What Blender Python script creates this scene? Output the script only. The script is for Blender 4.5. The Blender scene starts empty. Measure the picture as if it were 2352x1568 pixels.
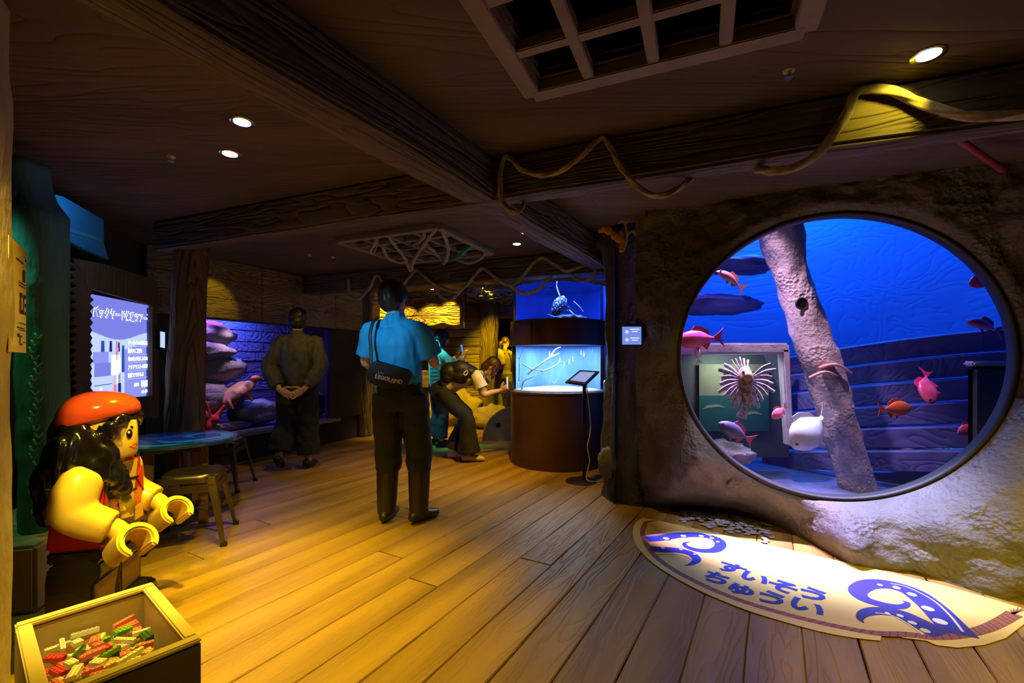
import bpy, bmesh, math, random
import numpy as np
from mathutils import Vector, Matrix, Quaternion, noise, geometry

# ---------------------------------------------------------------- camera
F = 1045.0; CX = 1176.0; HY = 830.0; HC = 1.158      # focal length and horizon in photo pixels, eye height in m
SC = bpy.context.scene
COL = SC.collection
cam = bpy.data.cameras.new('camera'); cam.sensor_width = 36.0; cam.lens = F / 2352 * 36
cam.shift_y = (HY - 784) / 2352; cam.clip_start = .05; cam.clip_end = 60
camo = bpy.data.objects.new('camera', cam); COL.objects.link(camo)
camo.location = (0, 0, HC); camo.rotation_euler = (math.pi / 2, 0, 0); SC.camera = camo
# ---------------------------------------------------------------- world and exposure
w = bpy.data.worlds.new('world'); SC.world = w; w.use_nodes = True
w.node_tree.nodes['Background'].inputs[0].default_value = (.55, .42, .6, 1)
w.node_tree.nodes['Background'].inputs[1].default_value = .004
SC.view_settings.view_transform = 'Standard'; SC.view_settings.look = 'None'
SC.view_settings.exposure = 0.0; SC.view_settings.gamma = 1.0
try: SC.view_settings.use_curve_mapping = False
except Exception: pass
SC.cycles.max_bounces = 7; SC.cycles.diffuse_bounces = 3; SC.cycles.glossy_bounces = 2
SC.cycles.transparent_max_bounces = 14; SC.cycles.sample_clamp_indirect = 4.0
SC.cycles.caustics_reflective = False; SC.cycles.caustics_refractive = False
# ---------------------------------------------------------------- lights of the place
def aim(o, target):
    o.rotation_euler = (Vector(target) - o.location).to_track_quat('-Z', 'Y').to_euler()
def spot(loc, target, power, color, angle=60, blend=.6, radius=.03):
    l = bpy.data.lights.new('spot_lamp', 'SPOT'); l.energy = power; l.color = color
    l.spot_size = math.radians(angle); l.spot_blend = blend; l.shadow_soft_size = radius
    o = bpy.data.objects.new('spot_lamp', l); COL.objects.link(o); o.location = loc; aim(o, target); return o
def area(loc, target, power, color, sx=.4, sy=.4):
    l = bpy.data.lights.new('area_lamp', 'AREA'); l.energy = power; l.color = color
    l.shape = 'RECTANGLE'; l.size = sx; l.size_y = sy
    o = bpy.data.objects.new('area_lamp', l); COL.objects.link(o); o.location = loc; aim(o, target); return o
YEL = (1, .67, .008); AMB = (1, .56, .012); WARM = (1, .78, .45); BLUE = (.03, .2, 1); ICE = (.55, .62, 1)
CZ = 2.27                                             # ceiling height
spot((1.15, 2.35, 2.2), (1.52, 3.18, 0), 130, (.7, .65, 1), 26, .8, .03)    # coins
spot((-2.2, 2.9, 2.22), (-2.4, 3.3, .6), 40, (.05, .3, 1), 24, .8, .03)    # added blue spot for the aquarium and screen glow on the table
aq_lintel = (-3.25, 4.9, 1.75)
# yellow theatre spots in the ceiling (fixtures that show are built below)
spot((-1.2, .9, 2.2), (-1.62, 1.85, .45), 800, (1, .72, .14), 60, .8, .04)     # statue and toy box
spot((-1.32, 2.23, 2.24), (-1.12, 2.1, 0), 430, YEL, 66, .9)
spot((-1.59, 2.57, 2.24), (-1.75, 3.1, 0), 90, YEL, 66, .9)
spot((-.1, 1.0, 2.2), (-.3, 1.9, 0), 60, YEL, 80, 1, .05)               # floor in the middle
spot((1.3, .55, 2.2), (2.2, 1.25, 0), 260, YEL, 78, 1, .05)             # floor in front of the round window
spot((1.51, 1.63, 2.22), (1.50, 1.93, 2.1), 9, (1, .75, .03), 70, .6, .02)
spot((2.3, 1.0, 2.2), (2.75, 2.1, .3), 120, YEL, 44, .8, .03)            # rock by the window
spot((.95, 1.1, 2.1), (1.28, 3.4, .95), 16, YEL, 22, .9, .03)           # rock beside the pillar
spot((.12, 3.93, 2.24), (-.1, 4.2, 0), 80, AMB, 84, .9, .03)
spot((.045, 4.3, 2.24), (-.6, 4.9, .3), 160, AMB, 70, .9, .03)
spot((-1.9, 4.2, 2.24), (-2.2, 5.0, .6), 26, AMB, 70, .9, .03)
spot((-.72, 1.8, 2.2), (-1.42, 1.15, .9), 70, YEL, 60, .8, .03)    # near column
spot((-1.3, 1.9, 2.2), (-.95, 3.25, 1.3), 95, (.25, .75, 1), 24, .8, .03)  # cool spot on the walkway
spot((-2.55, 2.0, 2.22), (-2.38, 2.3, .6), 22, (.2, 1, .45), 50, .9, .03)  # green spot on the carved post
spot((-2.72, 4.45, 2.22), aq_lintel, 12, YEL, 40, .5, .02)
spot((-2.5, 2.7, 2.22), (-2.85, 3.0, 2.0), 6, (.15, .55, 1), 80, .9, .03)
# ---------------------------------------------------------------- helpers
R = math.radians
def V(*a): return Vector(a)
def W(px, py, d): return V((px - CX) / F * d, d, HC - (py - HY) / F * d)        # photo pixel at a known distance
def G(px, py, z=0.0): return W(px, py, (HC - z) * F / (py - HY))                  # photo pixel on a level surface
def onplane(px, py, P, D):                                                        # photo pixel on an upright plane
    k = (px - CX) / F; P = Vector(P); D = Vector(D)
    t = (k * P.y - P.x) / (D.x - k * D.y); return W(px, py, P.y + t * D.y)
def org(o):
    p = V(0, 0, 0)
    while o is not None: p += o.location; o = o.parent
    return p
def setp(o, label=None, cat=None, group=None, kind=None):
    if label: o['label'] = label
    if cat: o['category'] = cat
    if group: o['group'] = group
    if kind: o['kind'] = kind
    return o
def thing(name, label, cat, loc=(0, 0, 0), group=None, rz=0):
    o = bpy.data.objects.new(name, None); COL.objects.link(o); o.location = loc; o.rotation_euler.z = rz
    o.empty_display_size = .1
    return setp(o, label, cat, group)
def copy_tree(o, parent=None):
    c = o.copy(); COL.objects.link(c); c.parent = parent
    for ch in list(o.children): copy_tree(ch, c)
    return c
def catmull(P, n=8, closed=False):
    P = [Vector(p) for p in P]; out = []
    m = len(P)
    for i in range(m - 1 if not closed else m):
        if closed: a, b, c, d = P[i - 1], P[i], P[(i + 1) % m], P[(i + 2) % m]
        else: a, b, c, d = P[max(i - 1, 0)], P[i], P[i + 1], P[min(i + 2, m - 1)]
        for j in range(n):
            t = j / n
            out.append(.5 * ((2 * b) + (c - a) * t + (2 * a - 5 * b + 4 * c - d) * t * t + (3 * b - a - 3 * c + d) * t ** 3))
    if not closed: out.append(P[-1])
    return out
def lerp_list(L, t):
    x = t * (len(L) - 1); i = min(int(x), len(L) - 2); u = x - i
    a, b = L[i], L[i + 1]
    if isinstance(a, (tuple, list)): return tuple(p + (q - p) * u for p, q in zip(a, b))
    return a + (b - a) * u
def interp(x, xs, ys):
    return float(np.interp(x, xs, ys))
def frame(D, up=(0, 0, 1)):
    D = Vector(D).normalized(); up = Vector(up)
    if abs(D.dot(up)) > .98: up = V(1, 0, 0) if abs(D.x) < .9 else V(0, 1, 0)
    S = D.cross(up).normalized(); U = S.cross(D).normalized(); return S, U
class MB:
    def __init__(s): s.v = []; s.f = []; s.m = []
    def add(s, vs, fs, m=0):
        b = len(s.v); s.v += [Vector(p) for p in vs]; s.f += [tuple(b + i for i in q) for q in fs]; s.m += [m] * len(fs); return s
    def box(s, c, size, rot=None, m=0, taper=1.0):
        c = Vector(c); hx, hy, hz = size[0] / 2, size[1] / 2, size[2] / 2; vs = []
        for z in (-1, 1):
            k = taper if z > 0 else 1
            for x, y in ((-1, -1), (1, -1), (1, 1), (-1, 1)):
                p = V(x * hx * k, y * hy * k, z * hz)
                if rot is not None: p = rot @ p
                vs.append(c + p)
        return s.add(vs, [(3, 2, 1, 0), (4, 5, 6, 7), (0, 1, 5, 4), (1, 2, 6, 5), (2, 3, 7, 6), (3, 0, 4, 7)], m)
    def loft(s, rings, cap=True, m=0, closed=True):
        n = len(rings[0]); vs = [p for r in rings for p in r]; fs = []
        for i in range(len(rings) - 1):
            for j in range(n if closed else n - 1):
                k = (j + 1) % n; fs.append((i * n + j, i * n + k, (i + 1) * n + k, (i + 1) * n + j))
        if cap and closed:
            fs.append(tuple(reversed(range(n)))); b = (len(rings) - 1) * n; fs.append(tuple(range(b, b + n)))
        return s.add(vs, fs, m)
    def tube(s, P, rad, n=10, m=0, side=None, roundcap=False, lobes=0, pitch=.1, amp=.16):
        P = [Vector(p) for p in P]; L = len(P); rings = []; S = None; acc = 0.0
        rr = [lerp_list(rad, i / (L - 1)) if isinstance(rad, (list, tuple)) else rad for i in range(L)]
        rr = [(r if isinstance(r, tuple) else (r, r)) for r in rr]
        for i, p in enumerate(P):
            D = (P[min(i + 1, L - 1)] - P[max(i - 1, 0)]).normalized()
            if side is not None:
                S = Vector(side); S = (S - D * S.dot(D)).normalized()
            elif S is None: S, _ = frame(D)
            else:
                S = (S - D * S.dot(D)); S = S.normalized() if S.length > 1e-6 else frame(D)[0]
            U = S.cross(D)
            if i: acc += (p - P[i - 1]).length
            ring = []
            for j in range(n):
                a = 2 * math.pi * j / n; k = 1.0
                if lobes: k = 1 + amp * math.cos(lobes * a - 2 * math.pi * acc / pitch)
                ring.append(p + S * (rr[i][0] * k * math.cos(a)) + U * (rr[i][1] * k * math.sin(a)))
            if roundcap and i in (0, L - 1):
                sg = -1 if i == 0 else 1; r0 = min(rr[i])
                caps = [[p + (q - p) * math.cos(t) + D * (sg * r0 * math.sin(t)) for q in ring] for t in (.5, .95, 1.3)]
                if i == 0: rings += list(reversed(caps)) + [ring]
                else: rings += [ring] + caps
            else: rings.append(ring)
        return s.loft(rings, True, m)
    def cyl(s, a, b, r0, r1=None, n=20, m=0):
        return s.tube([a, b], [r0, r0 if r1 is None else r1], n, m)
    def ell(s, c, r, rot=None, nu=20, nv=12, m=0, fn=None):
        c = Vector(c); vs = []; fs = []
        for i in range(1, nv):
            t = math.pi * i / nv
            for j in range(nu):
                a = 2 * math.pi * j / nu
                u = V(math.sin(t) * math.cos(a), math.sin(t) * math.sin(a), math.cos(t))
                k = fn(u) if fn else 1
                p = V(u.x * r[0], u.y * r[1], u.z * r[2]) * k
                vs.append(c + (rot @ p if rot is not None else p))
        for z in (1, -1):
            u = V(0, 0, z); k = fn(u) if fn else 1; p = V(0, 0, z * r[2] * k); vs.append(c + (rot @ p if rot is not None else p))
        for i in range(nv - 2):
            for j in range(nu):
                k = (j + 1) % nu; fs.append((i * nu + j, (i + 1) * nu + j, (i + 1) * nu + k, i * nu + k))
        T = len(vs) - 2
        for j in range(nu):
            k = (j + 1) % nu; fs.append((T, j, k)); fs.append((T + 1, (nv - 2) * nu + k, (nv - 2) * nu + j))
        return s.add(vs, fs, m)
    def lathe(s, prof, c=(0, 0, 0), n=32, m=0, rot=None, cap=True):
        c = Vector(c); rings = []
        for r, z in prof:
            rings.append([c + ((rot @ V(r * math.cos(2 * math.pi * j / n), r * math.sin(2 * math.pi * j / n), z)) if rot is not None else V(r * math.cos(2 * math.pi * j / n), r * math.sin(2 * math.pi * j / n), z)) for j in range(n)])
        return s.loft(rings, cap, m)
    def prism(s, poly, O, X, Y, th, m=0):                        # flat outline in the frame O,X,Y given thickness along X x Y
        O, X, Y = Vector(O), Vector(X), Vector(Y); N = X.cross(Y).normalized(); n = len(poly)
        a = [O + X * p[0] + Y * p[1] for p in poly]; b = [p + N * th for p in a]
        if sum(poly[i][0] * poly[(i + 1) % n][1] - poly[(i + 1) % n][0] * poly[i][1] for i in range(n)) < 0: a.reverse(); b.reverse()
        tri = geometry.tessellate_polygon([[V(*(O * 0)) + V((p - O).dot(X), (p - O).dot(Y), 0) for p in a]])
        fs = [(i, (i + 1) % n, n + (i + 1) % n, n + i) for i in range(n)]
        for t in tri:
            x0, x1, x2 = [a[i] for i in t]
            t = t if (x1 - x0).cross(x2 - x0).dot(N) > 0 else (t[0], t[2], t[1])
            fs.append(tuple(n + i for i in t)); fs.append((t[2], t[1], t[0]))
        return s.add(a + b, fs, m)
    def xf(s, M): s.v = [M @ p for p in s.v]; return s
    def jitter(s, amp, scale, oct=4, seed=0):
        o = V(seed * 13.1, seed * 7.7, seed * 3.3)
        s.v = [p + noise.turbulence_vector(p * scale + o, oct, False) * amp for p in s.v]; return s
    def mesh(s, name, off=None):
        me = bpy.data.meshes.new(name); off = off or V(0, 0, 0)
        me.from_pydata([tuple(p - off) for p in s.v], [], s.f); me.validate(); return me
    def build(s, name, mats, parent=None, smooth=False, bevel=0, seg=2, local=False, auto=None):
        off = V(0, 0, 0) if local or parent is None else org(parent)
        me = s.mesh(name, off)
        if not isinstance(mats, (list, tuple)): mats = [mats]
        for m in mats: me.materials.append(m)
        if len(mats) > 1 and len(me.polygons) == len(s.m): me.polygons.foreach_set('material_index', s.m)
        bm = bmesh.new(); bm.from_mesh(me); bmesh.ops.recalc_face_normals(bm, faces=bm.faces)
        if bevel:
            es = [e for e in bm.edges if len(e.link_faces) == 2 and e.calc_face_angle(0) > R(28)]
            bmesh.ops.bevel(bm, geom=es, offset=bevel, segments=seg, affect='EDGES', clamp_overlap=True)
        bm.to_mesh(me); bm.free()
        if smooth: me.polygons.foreach_set('use_smooth', [True] * len(me.polygons))
        if auto is not None or (bevel and not smooth): (me.polygons.foreach_set('use_smooth', [True] * len(me.polygons)), me.set_sharp_from_angle(angle=R(auto or 35)))
        o = bpy.data.objects.new(name, me); COL.objects.link(o)
        if parent is not None: o.parent = parent
        return o
def struct(o): o['kind'] = 'structure'; return o
def remesh(mb, name, voxel, mats, parent=None, it=4, disp=None, off=None):
    me = mb.mesh('tmp'); t = bpy.data.objects.new('tmp', me); COL.objects.link(t)
    r = t.modifiers.new('r', 'REMESH'); r.mode = 'VOXEL'; r.voxel_size = voxel; r.use_smooth_shade = True
    s = t.modifiers.new('s', 'SMOOTH'); s.iterations = it; s.factor = .5
    dg = bpy.context.evaluated_depsgraph_get(); nm = bpy.data.meshes.new_from_object(t.evaluated_get(dg)); nm.name = name
    bpy.data.objects.remove(t); bpy.data.meshes.remove(me)
    nm.materials.clear()
    for m in (mats if isinstance(mats, (list, tuple)) else [mats]): nm.materials.append(m)
    if disp:
        for v, n in zip(nm.vertices, [x.normal.copy() for x in nm.vertices]):
            v.co = v.co + n * disp(v.co)
    o0 = off if off is not None else (org(parent) if parent is not None else V(0, 0, 0))
    nm.transform(Matrix.Translation(-o0))
    nm.polygons.foreach_set('use_smooth', [True] * len(nm.polygons))
    o = bpy.data.objects.new(name, nm); COL.objects.link(o)
    if parent is not None: o.parent = parent
    return o
def text(body, size, mat, parent, O, X, Y, name='lettering', depth=.0015, align='CENTER', bold=0.0, shear=0, sx=1.0, valign='CENTER'):
    cu = bpy.data.curves.new('t', 'FONT'); cu.body = body; cu.size = size; cu.align_x = align; cu.align_y = valign
    cu.extrude = depth; cu.offset = bold; cu.shear = shear; cu.resolution_u = 3
    t = bpy.data.objects.new('t', cu); COL.objects.link(t)
    dg = bpy.context.evaluated_depsgraph_get(); me = bpy.data.meshes.new_from_object(t.evaluated_get(dg)); me.name = name
    bpy.data.objects.remove(t); bpy.data.curves.remove(cu)
    X, Y = Vector(X).normalized(), Vector(Y).normalized(); N = X.cross(Y).normalized(); O = Vector(O)
    me.transform(Matrix(((X.x * sx, Y.x, N.x, O.x), (X.y * sx, Y.y, N.y, O.y), (X.z * sx, Y.z, N.z, O.z), (0, 0, 0, 1))))
    me.transform(Matrix.Translation(-org(parent))); me.materials.clear(); me.materials.append(mat)
    o = bpy.data.objects.new(name, me); COL.objects.link(o); o.parent = parent; return o
# ---------------------------------------------------------------- materials
def mat(name, col, rough=.6, metal=0, col2=None, scale=6, stretch=(1, 1, 1), bump=0, bscale=30, emit=None, est=0, spec=.5, detail=6, coat=0, rot=0, mixlo=.35, mixhi=.65, bdist=.01):
    m = bpy.data.materials.new(name); m.use_nodes = True; nt = m.node_tree; b = nt.nodes['Principled BSDF']
    b.inputs['Base Color'].default_value = (*col, 1); b.inputs['Roughness'].default_value = rough
    b.inputs['Metallic'].default_value = metal; b.inputs['Specular IOR Level'].default_value = spec
    b.inputs['Coat Weight'].default_value = coat
    if emit: b.inputs['Emission Color'].default_value = (*emit, 1); b.inputs['Emission Strength'].default_value = est
    tc = nt.nodes.new('ShaderNodeTexCoord'); mp = nt.nodes.new('ShaderNodeMapping')
    mp.inputs['Scale'].default_value = stretch; mp.inputs['Rotation'].default_value = (0, 0, rot)
    nt.links.new(tc.outputs['Object'], mp.inputs[0])
    nz = nt.nodes.new('ShaderNodeTexNoise'); nz.inputs['Scale'].default_value = scale; nz.inputs['Detail'].default_value = detail
    nt.links.new(mp.outputs[0], nz.inputs[0])
    if col2 is None: col2 = tuple(c * .8 for c in col)
    rp = nt.nodes.new('ShaderNodeValToRGB'); rp.color_ramp.elements[0].position = mixlo; rp.color_ramp.elements[1].position = mixhi
    rp.color_ramp.elements[0].color = (*col, 1); rp.color_ramp.elements[1].color = (*col2, 1)
    nt.links.new(nz.outputs[0], rp.inputs[0]); nt.links.new(rp.outputs[0], b.inputs['Base Color'])
    if bump:
        n2 = nt.nodes.new('ShaderNodeTexNoise'); n2.inputs['Scale'].default_value = bscale; n2.inputs['Detail'].default_value = 5
        nt.links.new(mp.outputs[0], n2.inputs[0]); bp = nt.nodes.new('ShaderNodeBump')
        bp.inputs['Strength'].default_value = bump; bp.inputs['Distance'].default_value = bdist
        nt.links.new(n2.outputs[0], bp.inputs['Height']); nt.links.new(bp.outputs[0], b.inputs['Normal'])
    return m
def wood(name, c1, c2, rot=0, axis='x', scale=5, bump=.5, rough=.7, freq=9, bdist=.02, spec=.3):
    """carved-plaster wood: long wavy grain grooves along one axis"""
    st = {'x': (.12, 1, 1), 'y': (1, .12, 1), 'z': (1, 1, .12)}[axis]
    m = mat(name, c1, rough, 0, c2, scale, st, 0, rot=rot, spec=spec); nt = m.node_tree; b = nt.nodes['Principled BSDF']
    mp = [n for n in nt.nodes if n.type == 'MAPPING'][0]
    n1 = nt.nodes.new('ShaderNodeTexNoise'); n1.inputs['Scale'].default_value = freq; n1.inputs['Detail'].default_value = 3; n1.inputs['Distortion'].default_value = .6
    nt.links.new(mp.outputs[0], n1.inputs[0])
    ma = nt.nodes.new('ShaderNodeMath'); ma.operation = 'MULTIPLY'; ma.inputs[1].default_value = 40; nt.links.new(n1.outputs[0], ma.inputs[0])
    sn = nt.nodes.new('ShaderNodeMath'); sn.operation = 'SINE'; nt.links.new(ma.outputs[0], sn.inputs[0])
    ab = nt.nodes.new('ShaderNodeMath'); ab.operation = 'POWER'; ab.inputs[1].default_value = .35
    ab0 = nt.nodes.new('ShaderNodeMath'); ab0.operation = 'ABSOLUTE'; nt.links.new(sn.outputs[0], ab0.inputs[0]); nt.links.new(ab0.outputs[0], ab.inputs[0])
    bp = nt.nodes.new('ShaderNodeBump'); bp.inputs['Strength'].default_value = bump; bp.inputs['Distance'].default_value = bdist
    nt.links.new(ab.outputs[0], bp.inputs['Height']); nt.links.new(bp.outputs[0], b.inputs['Normal'])
    return m
def emis(name, col, st):
    m = bpy.data.materials.new(name); m.use_nodes = True; nt = m.node_tree; nt.nodes.clear()
    o = nt.nodes.new('ShaderNodeOutputMaterial'); e = nt.nodes.new('ShaderNodeEmission')
    e.inputs[0].default_value = (*col, 1); e.inputs[1].default_value = st; nt.links.new(e.outputs[0], o.inputs[0]); return m
def glassy(name, tint=(.9, .95, 1), gloss=.06, rough=.02):
    m = bpy.data.materials.new(name); m.use_nodes = True; nt = m.node_tree; nt.nodes.clear()
    o = nt.nodes.new('ShaderNodeOutputMaterial'); t = nt.nodes.new('ShaderNodeBsdfTransparent'); g = nt.nodes.new('ShaderNodeBsdfGlossy')
    t.inputs[0].default_value = (*tint, 1); g.inputs['Roughness'].default_value = rough
    mx = nt.nodes.new('ShaderNodeMixShader'); fr = nt.nodes.new('ShaderNodeFresnel'); fr.inputs[0].default_value = 1.33
    mu = nt.nodes.new('ShaderNodeMath'); mu.operation = 'MULTIPLY'; mu.inputs[1].default_value = gloss / .04
    mu.use_clamp = True; nt.links.new(fr.outputs[0], mu.inputs[0])
    nt.links.new(mu.outputs[0], mx.inputs[0]); nt.links.new(t.outputs[0], mx.inputs[1]); nt.links.new(g.outputs[0], mx.inputs[2])
    nt.links.new(mx.outputs[0], o.inputs[0]); return m
M = {}
M['floor'] = wood('floor_wood', (.40, .245, .045), (.22, .13, .022), axis='x', scale=4, bump=.45, rough=.5, freq=6, bdist=.006, spec=.4)
M['gap'] = mat('floor_gap', (.09, .055, .025), .9)
M['ceil'] = wood('ceiling_relief', (.13, .09, .07), (.08, .058, .045), rot=R(-60), axis='x', scale=3, bump=.55, freq=3, bdist=.02)
M['beam'] = wood('beam_grain', (.145, .112, .098), (.085, .067, .058), rot=0, axis='x', scale=5, bump=.8, freq=5, bdist=.02)
M['beamz'] = wood('post_grain', (.20, .14, .08), (.11, .075, .045), axis='z', scale=5, bump=.9, freq=5, bdist=.025)
M['plank'] = wood('wall_plank', (.34, .25, .14), (.22, .155, .085), axis='x', scale=4, bump=.9, freq=5, bdist=.03)
M['planky'] = wood('lintel_plank', (.34, .25, .14), (.22, .155, .085), axis='y', scale=4, bump=.8, freq=5, bdist=.02)
M['darkwall'] = mat('dark_wall', (.035, .03, .028), .85, 0, (.02, .018, .018), 4, bump=.3, bscale=12)
M['black'] = mat('black_paint', (.012, .012, .012), .6)
M['rubber'] = mat('black_rubber', (.014, .013, .013), .6)
M['rope'] = mat('rope_fibre', (.42, .36, .28), .85, 0, (.3, .25, .19), 40, bump=.4, bscale=200, bdist=.002)
M['white'] = mat('white_plastic', (.8, .8, .8), .35)
M['steel'] = mat('dark_steel', (.20, .17, .12), .28, .85, (.14, .12, .09), 4)
M['chrome'] = mat('bright_metal', (.7, .7, .7), .25, 1)
M['grate'] = mat('grate_paint', (.26, .22, .20), .75, 0, (.2, .17, .155), 5, bump=.2)
M['lens'] = emis('lamp_glow', (1, .86, .5), 9)
# ================================================================ THE SETTING
random.seed(4)
# ---- floor: slab and planks
fl = MB().box((0, 5.5, -.1), (12, 15, .16)).build('floor', M['gap']); struct(fl)
ANG = R(60)                                                  # planks run 30 degrees right of the view axis
U = V(math.cos(ANG), math.sin(ANG), 0); N_ = V(-math.sin(ANG), math.cos(ANG), 0)
pm = []
for k in range(7):
    L, w0 = 3.6, .2; ns = 26; top = []; rings = []
    for i in range(ns + 1):
        x = -L / 2 + .004 + (L - .008) * i / ns
        a = -w0 / 2 + .0015 + .006 * noise.noise(V(x * 2.2, k * 9.1, 1)); b = w0 / 2 - .0015 + .006 * noise.noise(V(x * 2.2, k * 9.1, 5))
        z = .0035 * noise.noise(V(x * 1.5, k * 3.7, 9))
        rings.append([V(x, a, -.02), V(x, a, z - .005), V(x, a + .004, z), V(x, b - .004, z), V(x, b, z - .005), V(x, b, -.02)])
    mb = MB().loft(rings); me = mb.mesh('plank'); me.materials.append(M['floor'])
    bm = bmesh.new(); bm.from_mesh(me); bmesh.ops.recalc_face_normals(bm, faces=bm.faces); bm.to_mesh(me); bm.free(); pm.append(me)
for j in range(-30, 46):
    off = random.uniform(0, 3.6)
    for i in range(-3, 8):
        c = U * (i * 3.6 + off) + N_ * (j * .2)
        if not (-1.6 < c.y < 11.4 and -3.6 < c.x < 3.2): continue
        if abs(c.x) > 1.35 * max(c.y, 0) + 2.2: continue
        o = bpy.data.objects.new('plank', random.choice(pm)); COL.objects.link(o); o.parent = fl
        o.location = (c.x, c.y, 0); o.rotation_euler = (0, 0, ANG + (math.pi if random.random() < .5 else 0))
# ---- ceiling with two openings for the grates
def ceil_pt(px, py): return G(px, py, CZ)
g1o = ceil_pt(1225, 200); g1x = (ceil_pt(1850, 45) - g1o).normalized(); g1y = (ceil_pt(1085, 0) - g1o).normalized()
g1y = (g1y - g1x * g1y.dot(g1x)).normalized()
g2o = ceil_pt(776, 547); g2x = (ceil_pt(1009, 513) - g2o).normalized(); g2y = (ceil_pt(1142, 574) - ceil_pt(1009, 513)); g2y = (g2y - g2x * g2y.dot(g2x)).normalized()
GR = [(g1o, g1x, g1y, .94, 1.0), (g2o, g2x, g2y, 1.07, .97)]
outer = [V(-6, -2, 0), V(4.6, -2, 0), V(4.6, 2.05, 0), V(.98, 3.36, 0), V(1.9, 5.7, 0), V(2.6, 12.6, 0), V(-6, 12.6, 0)]
loops = [outer]
for o, x, y, a, b in GR:
    i = .05; loops.append([V(*(o + x * i + y * i).xy, 0), V(*(o + x * (a - i) + y * i).xy, 0), V(*(o + x * (a - i) + y * (b - i)).xy, 0), V(*(o + x * i + y * (b - i)).xy, 0)])
flat = [p for l in loops for p in l]
tri = geometry.tessellate_polygon(loops)
mb = MB(); mb.add([V(p.x, p.y, CZ) for p in flat], [tuple(t) for t in tri]); mb.add([V(p.x, p.y, CZ + .03) for p in flat], [tuple(t) for t in tri])
ce = mb.build('ceiling', M['ceil']); struct(ce)
for (o, x, y, a, b), nm, lab, n in zip(GR, (1, 2), ('pale wooden ceiling grate with bare square openings over the foreground', 'pale wooden ceiling grate hung with tangled ropes'), (4, 4)):
    t = thing('ceiling_grate', lab, 'grate', (o.x, o.y, CZ - .045))
    zz = CZ - .0225
    def bar(p, q, wd, name):
        d = (q - p); L = d.length; rot = Matrix.Rotation(math.atan2(d.y, d.x), 3, 'Z')
        MB().box(((p + q) / 2).xy.to_3d() + V(0, 0, zz), (L, wd, .045), rot).build(name, M['grate'], t, bevel=.004)
    bar(o + x * 0, o + x * a, .07, 'frame_bar'); bar(o + y * b, o + x * a + y * b, .07, 'frame_bar'); zz += .001
    bar(o, o + y * b, .07, 'frame_bar'); bar(o + x * a, o + x * a + y * b, .07, 'frame_bar')
    zz += .004
    for i in range(1, n): bar(o + x * (a * i / n), o + x * (a * i / n) + y * b, .042, 'slat')
    zz += .003
    for i in range(1, n): bar(o + y * (b * i / n), o + y * (b * i / n) + x * a, .042, 'slat')
    sh = MB()
    c = o + x * (a / 2) + y * (b / 2); rot = Matrix.Rotation(math.atan2(x.y, x.x), 3, 'Z')
    for dx, dy, sx, sy in ((0, b / 2, a, .02), (0, -b / 2, a, .02), (a / 2, 0, .02, b), (-a / 2, 0, .02, b)):
        sh.box(c.xy.to_3d() + x * dx + y * dy + V(0, 0, CZ + .33), (sx, sy, .6), rot)
    sh.box(c.xy.to_3d() + V(0, 0, CZ + .64), (a, b, .02), rot)
    struct(sh.build('trim_%d' % nm, M['black']))
    du = MB(); du.cyl(c + x * -.4 + y * .18 + V(0, 0, CZ + .2 - c.z), c + x * .42 + y * .2 + V(0, 0, CZ + .2 - c.z), .055, n=16)
    for q in (-.3, .05, .35): du.cyl(c + x * q + y * .19 + V(0, 0, CZ + .2 - c.z), c + x * (q + .03) + y * .19 + V(0, 0, CZ + .2 - c.z), .066, n=16)
    setp(du.build('duct_pipe', mat('galvanised_duct', (.3, .31, .33), .35, .8), auto=40), ('grey duct pipe behind the bare ceiling grate', 'grey duct pipe behind the roped ceiling grate')[nm - 1], 'pipe')
# ---- beams (trim)
def beam(n, p, q, wd, z0, z1, m=None, wob=.012, seed=0):
    p, q = V(p[0], p[1], 0), V(q[0], q[1], 0); d = q - p; L = d.length; ns = max(8, int(L / .12)); rings = []
    for i in range(ns + 1):
        s = L * i / ns; r = []
        for k, (y, z) in enumerate(((-wd / 2, z0), (-wd / 6, z0 - .004), (wd / 6, z0 - .004), (wd / 2, z0), (wd / 2, z1), (-wd / 2, z1))):
            w = noise.noise_vector(V(s * 1.8, k * 4.3, seed * 7)) * wob
            if z == z1: w *= 0
            r.append(V(s, y + w.y, z + w.z))
        rings.append(r)
    o = MB().loft(rings).build('trim_%d' % n, m or M['beam'], bevel=.014, seg=2)
    o.location = p; o.rotation_euler.z = math.atan2(d.y, d.x); return struct(o)
BZ = 2.05
def nb(k): return 2.447 / (1 + .411 * k)                      # front face of the near cross beam along ray slope k
def fb(k): return 4.838 / (1 + .404 * k)                      # front face of the far cross beam
un = V(.4895, .872, 0)                                         # main beam direction
A0 = V(-.533, 1.71, 0) + V(-.872, .4895, 0) * .1
beam(3, A0 - un * 3.2, A0 + un * 3.0, .2, BZ, CZ, seed=1)
xn = V(.925, -.380, 0)
c0 = V(0, 2.447, 0) + V(.38, .925, 0) * .07
beam(4, c0 - xn * 3.1, c0 + xn * 3.4, .14, BZ, CZ, seed=2)
c1 = V(0, 4.838, 0) + V(.375, .927, 0) * .1
beam(5, c1 - V(.927, -.375, 0) * 3.0, c1 + V(.927, -.375, 0) * 1.2, .2, BZ, CZ, seed=3)
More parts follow.
